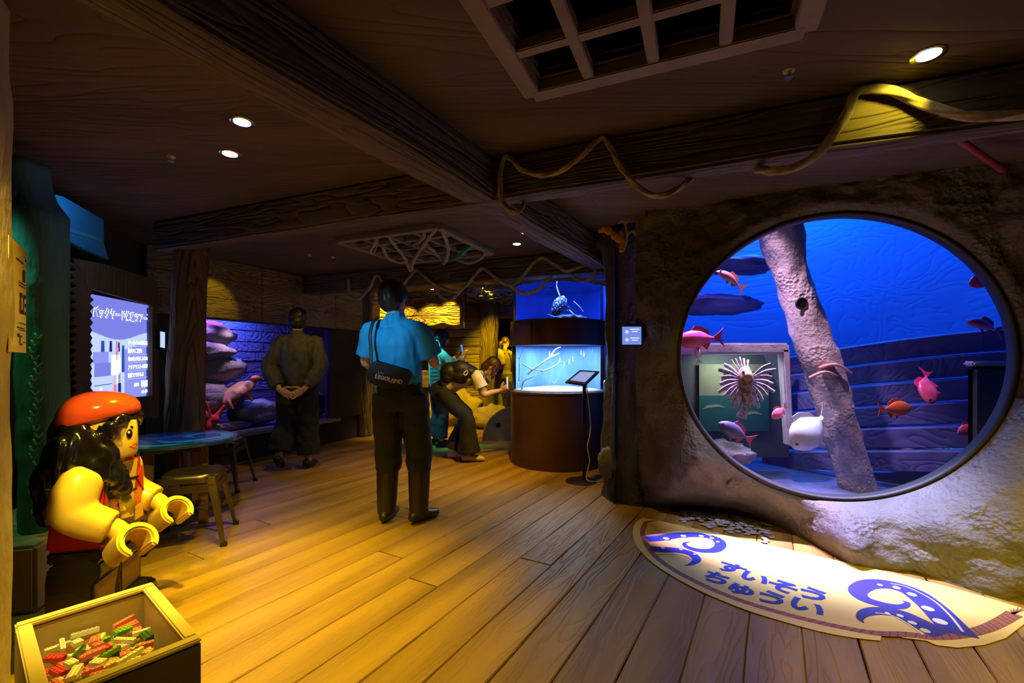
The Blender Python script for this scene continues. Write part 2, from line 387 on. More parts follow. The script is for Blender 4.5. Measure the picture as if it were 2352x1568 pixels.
# ---- far part: back walls of the lit cabin
beam(6, (-2.6, 9.3), (2.2, 8.2), .25, 2.0, CZ, seed=5)
def wallbox(name, p, q, z0, z1, th, m, z=None):
    p, q = V(p[0], p[1], 0), V(q[0], q[1], 0); d = q - p
    mb = MB().box((d.length / 2, th / 2, (z0 + z1) / 2), (d.length, th, z1 - z0)); o = mb.build(name, m)
    o.location = p; o.rotation_euler.z = math.atan2(d.y, d.x); return struct(o)
wallbox('wall_back', (-3.2, 11.6), (3.4, 11.6), -.02, CZ + .4, .1, M['darkwall'])
wallbox('wall_rear', (-6, -1.9), (4.6, -1.9), -.02, CZ + .03, -.1, M['darkwall'])
wallbox('wall_side', (4.55, -1.9), (4.55, 2.0), -.02, CZ + .03, -.1, M['darkwall'])
def plankwall(name, p, q, z0, z1, h, m, lab=None, th=.05, joint=1.3, wob=.01):
    """wall of horizontal boards, each a child of the wall"""
    p, q = V(p[0], p[1], 0), V(q[0], q[1], 0); d = q - p; L = d.length
    w = MB().box((L / 2, .05, (z0 + z1) / 2), (L, .06, z1 - z0)).build(name, M['gap']); w.location = p; w.rotation_euler.z = math.atan2(d.y, d.x); struct(w)
    z = z0; r = random.Random(hash(name) % 1000 if False else int(L * 1000))
    while z < z1 - .02:
        hh = min(h * r.uniform(.85, 1.15), z1 - z); x = 0; x -= r.uniform(0, joint * .7)
        while x < L:
            x2 = min(L, x + joint * r.uniform(.8, 1.2)); xa = max(0, x)
            if x2 - xa > .05:
                ns = max(3, int((x2 - xa) / .12)); rings = []
                for i in range(ns + 1):
                    xx = xa + .003 + (x2 - xa - .006) * i / ns; a = z + .004 + wob * .5 * noise.noise(V(xx * 3, z * 5, 2)); b = z + hh - .004 + wob * .5 * noise.noise(V(xx * 3, z * 5 + h * 5, 2))
                    yy = wob * noise.noise(V(xx * 4, z * 3, 7))
                    rings.append([V(xx, .02, a), V(xx, .02, b), V(xx, -th + yy + .012, b), V(xx, -th + yy, b - .012), V(xx, -th + yy, a + .012), V(xx, -th + yy + .012, a)])
                MB().loft(rings).build('plank', m, w, local=True)
            x = x2
        z += hh
    return w
plankwall('wall_cabin', (-2.3, 9.1), (-.46, 8.82), 0, CZ, .16, M['plank'])
plankwall('wall_side_cabin', (-2.55, 7.3), (-2.3, 9.1), 0, CZ, .17, M['plank'])
# ---- the rock wall with the round window
CW = V(2.025, 2.9, 1.19); E1 = V(math.cos(R(-20)), math.sin(R(-20)), 0); NW = V(-math.sin(R(20)), -math.cos(R(20)), 0); RW = .912
def wp(s, h, z): return V(CW.x, CW.y, 0) + E1 * s + NW * h + V(0, 0, z)
def rmat(name, c1, c2, c3):
    m = mat(name, c1, .62, 0, c2, 3.2, bump=0, spec=.45); nt = m.node_tree; b = nt.nodes['Principled BSDF']
    mp = [n for n in nt.nodes if n.type == 'MAPPING'][0]
    ng = nt.nodes.new('ShaderNodeTexNoise'); ng.inputs['Scale'].default_value = 38; ng.inputs['Detail'].default_value = 6; nt.links.new(mp.outputs[0], ng.inputs[0])
    vo = nt.nodes.new('ShaderNodeTexVoronoi'); vo.inputs['Scale'].default_value = 42; nt.links.new(mp.outputs[0], vo.inputs['Vector'])
    n3 = nt.nodes.new('ShaderNodeTexNoise'); n3.inputs['Scale'].default_value = 4.3; nt.links.new(mp.outputs[0], n3.inputs[0])
    r3 = nt.nodes.new('ShaderNodeValToRGB'); r3.color_ramp.elements[0].position = .52; r3.color_ramp.elements[1].position = .62; nt.links.new(n3.outputs[0], r3.inputs[0])
    mu = nt.nodes.new('ShaderNodeMath'); mu.operation = 'MULTIPLY'; nt.links.new(vo.outputs[0], mu.inputs[0]); nt.links.new(r3.outputs[0], mu.inputs[1])
    ad = nt.nodes.new('ShaderNodeMath'); ad.operation = 'ADD'; nt.links.new(ng.outputs[0], ad.inputs[0]); nt.links.new(mu.outputs[0], ad.inputs[1])
    bp = nt.nodes.new('ShaderNodeBump'); bp.inputs['Strength'].default_value = .8; bp.inputs['Distance'].default_value = .016
    nt.links.new(ad.outputs[0], bp.inputs['Height']); nt.links.new(bp.outputs[0], b.inputs['Normal'])
    cr = [n for n in nt.nodes if n.type == 'VALTORGB'][0]; e = cr.color_ramp.elements.new(.72); e.color = (*c3, 1)
    return m
M['rock'] = rmat('carved_rock', (.105, .097, .085), (.16, .148, .128), (.115, .12, .072))
M['rockdark'] = rmat('dark_rock', (.05, .047, .045), (.075, .07, .062), (.06, .065, .045))
fs = ([-1.5, -1.3, -.9, -.55, -.3, -.12, .02, .3, .65, 1.2, 1.9], [-.45, -.45, -.43, -.36, -.25, .0, .34, .36, .56, .72, .8])
NA, NR = 300, 64
S0, S1, Z0, Z1 = -1.22, 1.95, -.03, CZ + .35
mb = MB(); vs = []; fc = []
for i in range(NR + 1):
    t = i / NR; t = t ** 1.15
    for j in range(NA):
        a = 2 * math.pi * j / NA; ca, sa = math.cos(a), math.sin(a); Rm = 9
        if ca > 1e-6: Rm = min(Rm, S1 / ca)
        if ca < -1e-6: Rm = min(Rm, S0 / ca)
        if sa > 1e-6: Rm = min(Rm, (Z1 - CW.z) / sa)
        if sa < -1e-6: Rm = min(Rm, (Z0 - CW.z) / sa)
        sb, zb = ca * Rm, CW.z + sa * Rm
        low = max(0, min(1, (CW.z + .35 - zb) / 1.2)); low = low * low * (3 - 2 * low)
        hb = interp(sb, *fs) * low + (1 - low) * interp(sb, [-1.4, -.8, 0, .8, 1.9], [-.32, -.06, .1, .12, .35])
        r = RW + (Rm - RW) * t; s, z = ca * r, CW.z + sa * r
        e = min(1, (r - RW) / max(.01, Rm - RW)); lw = max(0, min(1, (-sa - .15) / .35)); pw = 1.0 if sa > -.25 else (.62 if ca > -.1 else .9)
        h = hb * e ** pw + .17 * lw * (1 - math.exp(-(r - RW) / .07)) * (1 - e)
        # raised lip just outside the window, then noise that grows away from it
        h += .03 * math.exp(-((r - RW - .05) / .05) ** 2) * max(0, min(1, .6 + sa))
        q = V(s * 1.0, z * 1.0, 3.0); k = min(1, (r - RW) / .12)
        h += k * (.085 * noise.fractal(q * 2.1, .9, 2.1, 4) + .02 * noise.fractal(q * 9, .8, 2.1, 4))
        # hollow at the foot where the coins lie
        h -= .10 * math.exp(-(((s + .62) / .26) ** 2 + ((z - .02) / .15) ** 2)) * k
        # low knob on the sill
        h += .10 * math.exp(-(((s - .0) / .13) ** 2 + ((z - .12) / .09) ** 2)) * k
        vs.append(wp(s, h, z))
for i in range(NR):
    for j in range(NA):
        k = (j + 1) % NA; fc.append((i * NA + j, i * NA + k, (i + 1) * NA + k, (i + 1) * NA + j))
# reveal of the window opening
b0 = len(vs)
for j in range(NA):
    a = 2 * math.pi * j / NA; vs.append(wp(math.cos(a) * RW, -.07, CW.z + math.sin(a) * RW))
for j in range(NA): k = (j + 1) % NA; fc.append((j, k, b0 + k, b0 + j))
mb.add(vs, fc); wr = struct(mb.build('wall_right', M['rock'], smooth=True))
# window: black rim and bulged pane
win = bpy.data.objects.new('window_1', None); COL.objects.link(win); win.location = (CW.x, CW.y, CW.z); struct(win)
rings = []
for rr, hh in ((RW + .004, .0), (RW + .002, .02), (RW - .016, .02), (RW - .022, .0), (RW - .022, -.06), (RW + .004, -.06)):
    rings.append([wp(math.cos(2 * math.pi * j / 96) * rr, hh, CW.z + math.sin(2 * math.pi * j / 96) * rr) for j in range(96)])
MB().loft(rings + [rings[0]], cap=False).build('window_frame', M['rubber'], win, smooth=True)
M['pane'] = glassy('acrylic', (.93, .96, 1), .03)
rings = []
for i in range(1, 13):
    rr = (RW - .022) * i / 12; hh = .07 * (1 - (i / 12) ** 2) - .015
    rings.append([wp(math.cos(2 * math.pi * j / 64) * rr, hh, CW.z + math.sin(2 * math.pi * j / 64) * rr) for j in range(64)])
pn = MB().loft(rings, cap=False); pn.f.append(tuple(range(64))); pn.m.append(0); pn.build('pane', M['pane'], win, smooth=True)
# ---- dark pillar between the cylinder tank and the rock
rings = []
for i in range(61):
    z = -.03 + (CZ + .03) * i / 60; r = interp(z, [0, .15, .35, .55, .9, 1.3, 1.7, 2.0, 2.3], [.27, .25, .27, .235, .22, .215, .22, .25, .30])
    cx = interp(z, [0, 1, 2.3], [1.05, 1.04, 1.03]); ring = []
    for j in range(64):
        a = 2 * math.pi * j / 64; q = V(math.cos(a) * 1.3, math.sin(a) * 1.3, z * 1.1)
        k = 1 + max(-.12, min(.12, .14 * noise.fractal(q * 1.6, .9, 2.1, 4))) + .03 * noise.fractal(q * 9, .9, 2.1, 3)
        ring.append(V(cx + math.cos(a) * r * k, 3.93 + math.sin(a) * r * k, z))
    rings.append(ring)
struct(MB().loft(rings).build('wall_pillar', M['rockdark'], smooth=True))
rk = MB().ell((.80, 3.80, .31), (.08, .09, .13), fn=lambda u: 1 + .2 * noise.fractal(u * 3, .9, 2, 3)); 
setp(rk.build('rock', M['rock'], smooth=True), 'pitted lump of rock on the flank of the dark pillar', 'rock')
# ---- the big tank behind the window
def tp(s, m_, z): return wp(s, -m_, z)
M['tankwall'] = wood('tank_hull', (.03, .12, .42), (.04, .10, .36), rot=R(-20), axis='x', scale=1.6, bump=.16, freq=2, bdist=.03)  # blue haze of the lit water is put into the wall colour
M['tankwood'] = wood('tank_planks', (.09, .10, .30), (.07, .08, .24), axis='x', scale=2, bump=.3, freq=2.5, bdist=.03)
mb = MB(); rings = []
for i in range(25):
    a = math.pi * i / 24; s = -1.75 * math.cos(a) + .35; m_ = .35 + 2.2 * math.sin(a) ** .6
    rings.append([tp(s, m_, -.1), tp(s, m_, .6), tp(s, m_, 1.4), tp(s, m_, 2.3), tp(s, m_, 3.4)])
bk = MB().loft(rings, cap=False, closed=False)
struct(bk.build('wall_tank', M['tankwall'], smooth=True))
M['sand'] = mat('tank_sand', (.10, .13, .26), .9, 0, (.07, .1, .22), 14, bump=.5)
gv = MB(); n = 40; gs = []
for i in range(n + 1):
    for j in range(n + 1):
        s = -1.0 + 3.3 * i / n; m_ = interp(s, [-1, -.2, .1], [.55, .5, .06]) + 2.2 * j / n
        gs.append(tp(s, m_, .12 + .05 * noise.noise(V(s * 2, m_ * 2, 0)) + .05 * m_))
gv.add(gs, [(i * (n + 1) + j, (i + 1) * (n + 1) + j, (i + 1) * (n + 1) + j + 1, i * (n + 1) + j + 1) for i in range(n) for j in range(n)])
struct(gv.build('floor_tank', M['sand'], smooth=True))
struct(MB().box(tp(.35, 1.3, 3.45), (5, 4, .06), Matrix.Rotation(R(-20), 3, 'Z')).build('ceiling_tank', M['black']))
area(tp(.15, 1.9, 3.3), tp(.15, 2.15, 0), 150, (.01, .26, 1), 1.0, .5)
area(tp(-.6, 1.2, 3.2), tp(-.5, 1.2, 0), 22, (.35, .2, 1), .8, .5)
spot(tp(-.05, .36, 2.75), tp(-.03, -.10, .24), 1800, (.58, .55, 1), 40, 1, .05)      # white-blue lamp over the window
spot(tp(-.62, .36, 2.7), tp(-.62, -.14, .34), 1600, (.75, .38, 1), 36, .9, .05)       # violet lamp to its side
spot(tp(-.6, .3, 2.75), tp(-.1, .75, .95), 260, (1, .6, .85), 50, .9, .05)
spot(tp(.5, .25, 2.75), tp(.45, .4, .9), 120, (1, .6, .85), 44, .9, .05)
# ---- left side: near column, screen wall, post, aquarium wall
M['ywall'] = mat('rough_plaster', (.42, .33, .2), .8, 0, (.3, .22, .12), 7, (1, 1, .5), .6, 22, bdist=.02)
nc = MB(); rings = []
for i in range(31):
    z = -.02 + (CZ + .02) * i / 30; w = .02 * noise.fractal(V(z * 2.5, 1, 1), .9, 2, 3)
    b = V(-1.575 + w, 1.44, z); rings.append([b, V(-1.215 + w, .86, z), V(-1.7, .56, z), V(-2.2, 1.2, z)])
struct(nc.loft(rings).build('wall_near', M['ywall'], bevel=.02))
WL0, WLD = V(-2.97, 3.21, 0), V(-.31, .95, 0)                   # screen wall line
M['board'] = wood('brown_board', (.16, .11, .06), (.1, .07, .04), axis='z', scale=3, bump=.3, freq=3)
M['blueboard'] = mat('blue_board', (.02, .22, .5), .7, 0, (.03, .26, .5), 5)
WLN = V(WLD.y, -WLD.x, 0).normalized()                          # towards the room
def wl(px, py, off=0): return onplane(px, py, WL0 + WLN * off, WLD)
def quadpanel(mb, pts, th):                                     # outline of world points on the screen wall, thickened towards the wall
    n = len(pts); b = [p - WLN * th for p in pts]
    lx = WLD.normalized(); flat2 = [V((p - WL0).dot(lx), p.z, 0) for p in pts]
    tri = geometry.tessellate_polygon([flat2]); mb.add(list(pts) + b, [(i, (i + 1) % n, n + (i + 1) % n, n + i) for i in range(n)] + [tuple(t) for t in tri] + [tuple(n + i for i in reversed(t)) for t in tri])
def plain(px0, px1, z0, z1, off=0, th=.05):
    mb = MB(); a = wl(px0, 800, off); b = wl(px1, 800, off)
    quadpanel(mb, [V(a.x, a.y, z0), V(b.x, b.y, z0), V(b.x, b.y, z1), V(a.x, a.y, z1)], th); return mb
back = MB(); p0 = WL0 - WLD * 1.6 - WLN * .2; p1 = WL0 + WLD * 1.35 - WLN * .2
back.box(((p0.x + p1.x) / 2, (p0.y + p1.y) / 2, CZ / 2), ((p1 - p0).length, .05, CZ), Matrix.Rotation(math.atan2(WLD.y, WLD.x), 3, 'Z'))
struct(back.build('wall_left', M['darkwall']))
# brown boards with torn edges around the screen
def zig(px, y0, y1, n, amp, off=0, seed=1):
    r = random.Random(seed); out = []
    for i in range(n + 1):
        y = y0 + (y1 - y0) * i / n; out.append(wl(px + (amp if i % 2 else 0) * r.uniform(.6, 1.2), y, off))
    return out
pn = MB()
zl = zig(166, 592, 960, 40, 11, 0, 3); zr = zig(207, 662, 925, 30, 7, 0, 5)
quadpanel(pn, zl + list(reversed(zr)), .03)
quadpanel(pn, [zl[0], zr[0], wl(350, 702), wl(362, 645), wl(240, 606)], .03)
quadpanel(pn, [wl(350, 702), wl(362, 645), wl(366, 960), wl(350, 908)], .03)
quadpanel(pn, [zr[-1], wl(350, 908), wl(366, 960), zl[-1]], .03)
struct(pn.build('trim_7', M['board']))
# information screen
sw = thing('information_screen', 'lavender information screen with Japanese tour poster behind torn brown boards', 'screen', wl(275, 960, -.1))
SO = -.085
so = wl(205, 800, SO); se = wl(346, 800, SO); SX = (se - so); SW = SX.length; SX.normalize(); SY = V(0, 0, 1)
zt = 1.655; zb_ = .80; SH = zt - zb_
def sp(u, v, e=0): return V(so.x, so.y, zb_) + SX * (u * SW) + SY * (v * SH) + WLN * e
E = {k: emis('screen_' + k, c, s) for k, (c, s) in dict(lav=((.22, .24, .85), .95), pale=((.52, .64, 1), 1.1), white=((.88, .94, 1), 1.5), mid=((.28, .32, .9), 1.0), blue=((.05, .13, .75), .6), red=((.9, .12, .16), 1), dark=((.02, .05, .35), .6), flesh=((.75, .6, .85), .9)).items()}
MB().box(sp(.5, .5, -.02), (SW + .02, .03, SH + .02), Matrix.Rotation(math.atan2(SX.y, SX.x), 3, 'Z')).build('housing', M['black'], sw)
def panel2(name, poly, m, e):
    return MB().prism([(p[0] * SW, p[1] * SH) for p in poly], V(so.x, so.y, zb_) + WLN * e, SX, SY, .0012).build(name, m, sw)
panel2('display', [(0, 0), (1, 0), (1, 1), (0, 1)], E['mid'], 0)
wv = [(i / 20, .66 + .045 * math.sin(i / 20 * 5.2 + 2.6)) for i in range(21)]
panel2('header', [(0, 1)] + wv + [(1, 1)], E['lav'], .002)
panel2('wave', [(p[0], p[1]) for p in wv] + [(p[0], p[1] - .06 - .04 * math.sin(p[0] * 3)) for p in reversed(wv)], E['pale'], .003)
ph = panel2('photo', [(.02, .0), (.5, .0), (.5, .59), (.02, .62)], E['pale'], .004)
for (u0, v0, u1, v1, c) in ((.03, .40, .25, .50, 'mid'), (.14, .5, .19, .6, 'blue'), (.26, .5, .30, .6, 'dark'), (.36, .42, .385, .6, 'red'), (.39, .5, .42, .59, 'dark'), (.45, .3, .495, .56, 'blue'), (.05, .28, .28, .4, 'lav'), (.05, .2, .3, .206, 'dark'), (.29, .28, .42, .47, 'white'), (.31, .02, .36, .3, 'flesh'), (.39, .02, .44, .3, 'dark'), (.32, .10, .365, .19, 'red'), (.33, .47, .40, .54, 'flesh'), (.37, .2, .44, .44, 'white'), (.12, .02, .16, .18, 'white'), (.2, .03, .24, .15, 'flesh')):
    panel2('photo_patch', [(u0, v0), (u1, v0), (u1 - .004, v1), (u0 + .004, v1)], E[c], .006)
text('バックヤード体験ツアー', .082, E['white'], sw, sp(.47, .845, .008), SX, SY, bold=.005)
text('バックヤード体験ツアー', .082, E['lav'], sw, sp(.47, .845, .0105), SX, SY)
for i, (s_, wd) in enumerate((('データイムの飼育体験', .3), ('館内でご案内!', .2), ('海の生き物にふれながら、', .36), ('アクアリストの仕事体験を', .34), ('間近でできるよ', .28))):
    v = .585 - i * .082
    text(s_, .042, E['white'], sw, sp(.55, v, .008), SX, SY, align='LEFT', bold=.001)
    panel2('rule_line', [(.54, v - .036), (.97, v - .036), (.97, v - .032), (.54, v - .032)], E['pale'], .008)
text('¥800', .085, E['white'], sw, sp(.875, .15, .008), SX, SY, bold=.002); text('/1名 (税込)', .032, E['white'], sw, sp(.87, .07, .008), SX, SY)
panel2('price_tab', [(.66, .14), (.74, .14), (.74, .175), (.66, .175)], E['white'], .008)
for k, (dx, dy, a) in enumerate(((.91, .90, .9), (.935, .945, .4), (.945, .885, 1.4), (.925, .85, 2.2), (.955, .83, .6))):
    panel2('spark', [(dx + .012 * math.cos(a + q) , dy + .018 * math.sin(a + q)) for q in (0, 2.6, 3.14, 5.7)], E['white'], .008)
rv = MB(); a = wl(347, 800, 0); b = wl(347, 800, -.1); c_ = wl(362, 800, 0)
rv.box((a + b) / 2 + V(0, 0, (zt + zb_) / 2 - (a.z + b.z) / 2), (.012, .10, SH), Matrix.Rotation(math.atan2(WLN.y, WLN.x) - math.pi / 2, 3, 'Z'))
rv.build('side_reveal', mat('reveal_glow_tint', (.06, .16, .5), .5), sw)  # blue screen light is put into the reveal colour
# blue painted board near the ceiling, dark boards
bb = MB(); quadpanel(bb, [wl(104, 470, .03), wl(128, 447, .03), wl(146, 452, .03), wl(238, 505, .03), wl(239, 560, .03), wl(250, 596, .03), wl(190, 570, .03), wl(105, 528, .03)], .03)
bbo = setp(bb.build('painted_board', M['blueboard']), 'blue painted board fixed high on the dark screen wall', 'board')
for (x0, y0, x1, y1) in ((110, 508, 236, 548),):
    m2 = MB(); quadpanel(m2, [wl(x0, y0, .033), wl(x1, y1, .033), wl(x1, y1 + 8, .033), wl(x0, y0 + 8, .033)], .004); m2.build('painted_stripe', mat('light_blue_stripe', (.08, .36, .6), .7), bbo)
# small label screen beyond the boards
ls = thing('label_screen', 'small glowing blue label screen beside the torn boards', 'screen', wl(375, 800, .02))
m2 = MB(); quadpanel(m2, [wl(367, 757, .03), wl(381, 760, .03), wl(381, 802, .03), wl(367, 800, .03)], .03); m2.build('casing', M['black'], ls)
m2 = MB(); quadpanel(m2, [wl(369, 761, .034), wl(379, 763, .034), wl(379, 799, .034), wl(369, 797, .034)], .003); m2.build('display', E['pale'], ls)
# carved post, green and blue light put into its colour
M['green'] = mat('carving_green_light', (.05, .22, .12), .7, 0, (.09, .3, .16), 9, (1, 1, .25), .9, 16, bdist=.02)
M['teal'] = mat('carving_blue_light', (.06, .22, .34), .7, 0, (.09, .3, .42), 9, (1, 1, .25), .7, 16, bdist=.02)
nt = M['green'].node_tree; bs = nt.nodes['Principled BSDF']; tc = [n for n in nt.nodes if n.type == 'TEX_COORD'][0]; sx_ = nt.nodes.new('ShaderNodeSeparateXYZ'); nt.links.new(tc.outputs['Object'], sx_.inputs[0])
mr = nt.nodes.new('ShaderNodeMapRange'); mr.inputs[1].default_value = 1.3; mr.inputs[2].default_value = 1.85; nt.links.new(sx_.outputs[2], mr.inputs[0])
mx = nt.nodes.new('ShaderNodeMixRGB'); nt.links.new(mr.outputs[0], mx.inputs[0]); nt.links.new([n for n in nt.nodes if n.type == 'VALTORGB'][0].outputs[0], mx.inputs[1]); mx.inputs[2].default_value = (.06, .22, .36, 1); nt.links.new(mx.outputs[0], bs.inputs['Base Color'])  # blends to blue upward for the blue light on the wood
gp = MB(); rings = []
for i in range(61):
    z = .12 + 2.05 * i / 60; dd = 2.25
    x0 = (interp(z, [.2, .6, 1.2, 1.6, 1.75, 1.95, 2.2], [40, 38, 30, 26, 22, 18, 18]) - CX) / F * dd; x1 = (interp(z, [.2, .5, 1.2, 1.6, 1.9, 1.98, 2.05, 2.2], [92, 105, 96, 98, 98, 68, 56, 52]) - CX) / F * dd
    q = .012 * noise.fractal(V(z * 6, 3, 2), .9, 2, 3); dz = .012 * noise.noise(V(z * 14, 1, 1))
    rings.append([V(x0 - .1, dd + .12, z), V(x0 + q, dd, z), V((x0 + x1) / 2, dd - .035 + dz, z), V(x1 + q, dd - .01 + dz, z), V(x1 + .02, dd + .12, z)])
gp.loft(rings)
gp.m = [0 if (sum((gp.v[i].z for i in f)) / len(f)) > 1.62 else 0 for f in gp.f]
gpo = thing('carved_post', 'carved wooden post tinted as if lit green and blue against the left wall', 'post', (-2.34, 2.3, 0))
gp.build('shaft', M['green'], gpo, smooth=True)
for i in range(26):
    z = .42 + i * .034; x = (82 + 7 * math.sin(i * 1.3) - CX) / F * 2.2; 
    MB().tube(catmull([V(x - .022, 2.2, z), V(x - .006, 2.19, z + .022), V(x + .008, 2.19, z - .004), V(x + .026, 2.195, z + .02)], 4), [.002, .006, .006, .002], 6).build('carved_scroll', mat('carving_ridge', (.14, .4, .2), .6) if i == 0 else bpy.data.materials['carving_ridge'], gpo, smooth=True)  # ridges carry the green light tint too
# low plinth behind the statue
pl = MB(); c = V(-2.19, 2.09, 0); d1 = V(-.30, .95, 0).normalized() * 1.0; d2 = V(-1, -.25, 0).normalized() * .5
pl.add([c, c + d1, c + d1 + d2, c + d2] + [p + V(0, 0, .31) for p in (c, c + d1, c + d1 + d2, c + d2)], [(0, 1, 5, 4), (1, 2, 6, 5), (2, 3, 7, 6), (3, 0, 4, 7), (4, 5, 6, 7), (3, 2, 1, 0)])
struct(pl.build('baseboard_left', M['ywall'], bevel=.015))
# yellow poster board on the near column
M['poster'] = mat('yellow_paper', (.75, .52, .04), .55, 0, (.72, .5, .04), 3); M['ink'] = mat('black_ink', (.02, .02, .02), .6); M['posterlight'] = mat('light_yellow_paper', (.85, .68, .10), .55); M['redink'] = mat('red_ink', (.5, .03, .02), .6)
PB = W(60, 830, 1.6); PA = W(-60, 830, 1.1); PXd = (PB - PA).normalized(); PNn = V(PXd.y, -PXd.x, 0)
po = thing('poster', 'yellow Japanese notice poster hanging at the edge of the rough near column', 'poster', V(PB.x, PB.y, 1.19))
def pp(u, v, e=0): return V(PB.x, PB.y, 0) - PXd * u + V(0, 0, v) + PNn * e
def pq(name, u0, u1, v0, v1, m, e=.001):
    mb = MB(); P = [pp(u1, v0, e), pp(u0, v0, e), pp(u0, v1, e), pp(u1, v1, e)]; mb.add(P + [p - PNn * .0015 for p in P], [(0, 1, 2, 3), (7, 6, 5, 4), (0, 4, 5, 1), (1, 5, 6, 2), (2, 6, 7, 3), (3, 7, 4, 0)]); return mb.build(name, m, po)
q = pq('sheet', 0, .27, 1.188, 1.544, M['poster'], 0)
pq('panel', .012, .26, 1.205, 1.235, M['posterlight']); pq('panel', .012, .26, 1.255, 1.37, M['posterlight'])
for k, (a, b, c, d) in enumerate(((.024, .036, 1.375, 1.388), (.024, .036, 1.345, 1.358), (.024, .036, 1.318, 1.331), (.056, .064, 1.318, 1.385), (.078, .09, 1.375, 1.388), (.078, .09, 1.318, 1.331), (.10, .112, 1.318, 1.388), (.13, .15, 1.24, 1.25))): pq('print_mark', a, b, c, d, M['ink'], .003)
pq('print_line', .04, .16, 1.268, 1.272, M['ink'], .002); pq('print_line', .05, .17, 1.49, 1.494, M['ink'], .002); pq('print_mark', .012, .024, 1.505, 1.512, M['ink'], .002)
pq('print_mark', .10, .125, 1.32, 1.36, M['redink'], .002); pq('print_mark', .03, .065, 1.43, 1.47, M['ink'], .002); pq('print_mark', .08, .12, 1.212, 1.245, M['ink'], .002); pq('print_mark', .085, .115, 1.218, 1.239, M['posterlight'], .0035)
for v in (1.262, 1.285, 1.222, 1.41, 1.42): pq('print_line', .02, .13, v, v + .0025, M['ink'], .0022)
# tree-like post under the near beam
def trunk(name, base, top, r0, r1, m, bulge=.15, seed=0, n=36, st=40, kinds=None):
    base, top = Vector(base), Vector(top); rings = []
    for i in range(st + 1):
        t = i / st; p = base.lerp(top, t); r = r0 + (r1 - r0) * t; ring = []
        for j in range(n):
            a = 2 * math.pi * j / n; q = V(math.cos(a) * 1.4, math.sin(a) * 1.4, p.z * 1.2 + seed * 9)
            k = 1 + bulge * noise.fractal(q * 1.5, .9, 2, 4) + .03 * math.cos(a * 11 + 3 * noise.noise(q))
            ring.append(p + V(math.cos(a) * r * k, math.sin(a) * r * k, 0))
        rings.append(ring)
    return MB().loft(rings).build(name, m, smooth=True)
struct(trunk('trim_8', (-2.77, 3.8, -.02), (-2.62, 3.72, 2.1), .14, .12, M['beamz'], .1, 1))
# aquarium wall on the left
AQ0, AQ1 = V(-3.4, 4.5, 0), V(-2.19, 7.25, 0); AD = (AQ1 - AQ0).normalized(); AN = V(AD.y, -AD.x, 0)   # AN to the room
def aq(t, z, m_=0): return V(AQ0.x, AQ0.y, z) + AD * t - AN * m_
def aqbox(t0, t1, z0, z1, m0, m1): 
    P = [aq(t0, z0, m0), aq(t1, z0, m0), aq(t1, z0, m1), aq(t0, z0, m1), aq(t0, z1, m0), aq(t1, z1, m0), aq(t1, z1, m1), aq(t0, z1, m1)]
    return P, [(3, 2, 1, 0), (4, 5, 6, 7), (0, 1, 5, 4), (1, 2, 6, 5), (2, 3, 7, 6), (3, 0, 4, 7)]
TA, TB, ZA, ZB = .15, 2.1, .37, 1.62
up = MB()
for bx in ((-.2, 3.1, ZB, CZ, 0, .12), (-.2, 3.1, -.02, ZA - .02, .06, .15), (TB, 3.1, ZA - .02, ZB, 0, .12), (-.2, TA, ZA - .02, ZB, 0, .12)): up.add(*aqbox(*bx))
struct(up.build('wall_aquarium', M['darkwall']))
nz = 0
for z0 in (ZB + .01, ZB + .225, ZB + .44):
    for t0, t1 in ((-.2, 1.0), (1.0, 2.15), (2.15, 3.1)):
        mb = MB(); ns = 10; rings = []
        for i in range(ns + 1):
            t = t0 + .004 + (t1 - t0 - .008) * i / ns; wv_ = .008 * noise.noise(V(t * 4, z0 * 3, 1)); z1 = min(z0 + .21, CZ - .002)
            rings.append([aq(t, z0, .01), aq(t, z0, -.03 + wv_), aq(t, z1, -.03 + wv_), aq(t, z1, .01)])
        mb.loft(rings).build('plank', M['planky'], bpy.data.objects['wall_aquarium'])
lb = MB(); lb.add(*aqbox(-.2, 2.2, ZA - .06, ZA - .015, -.10, .14)); struct(lb.build('trim_9', mat('ledge', (.22, .2, .26), .35, 0, (.18, .16, .2), 6), bevel=.01))
# the tank behind it
M['aqplank'] = wood('aquarium_planks', (.20, .19, .30), (.26, .24, .36), axis='y', scale=4, bump=.6, freq=4, bdist=.03)
tb = MB(); 
for bx in ((-.5, 2.9, -.02, ZB + .3, 1.25, 1.3), (-.55, -.5, -.02, ZB + .3, .12, 1.3), (2.8, 2.85, -.02, ZB + .3, .12, 1.3), (-.6, 2.9, ZB + .3, ZB + .35, .1, 1.3)): tb.add(*aqbox(*bx))
struct(tb.build('wall_aquarium_back', M['gap']))
struct(MB().add(*aqbox(-.5, 2.85, .25, .33, .15, 1.3)).build('floor_aquarium', M['sand']))
r = random.Random(3); z = .33; row = 0
while z < ZB + .25:
    hh = .135 * r.uniform(.8, 1.25); t = -.5 - r.uniform(0, .4)
    while t < 2.8:
        t2 = t + r.uniform(.5, 1.0); e = r.uniform(-.012, .012)
        MB().add(*aqbox(max(-.5, t) + .004, min(2.8, t2) - .004, z + .004, z + hh - .004, 1.19 + e, 1.25)).build('plank', M['aqplank'], bpy.data.objects['wall_aquarium_back'], bevel=.008)
        t = t2
    z += hh
wn = MB(); wn.add(*aqbox(TA, TB, ZA - .01, ZB, .05, .07)); w2 = struct(wn.build('window_2', glassy('aquarium_glass', (.9, .93, 1), .03)))
area(aq(1.35, ZB + .25, .9), aq(1.35, 0, 1.1), 20, (.05, .15, 1), .5, .4)
area(aq(.85, ZB + .25, .7), aq(.85, 0, .8), 13, (.62, .10, .85), .4, .4)
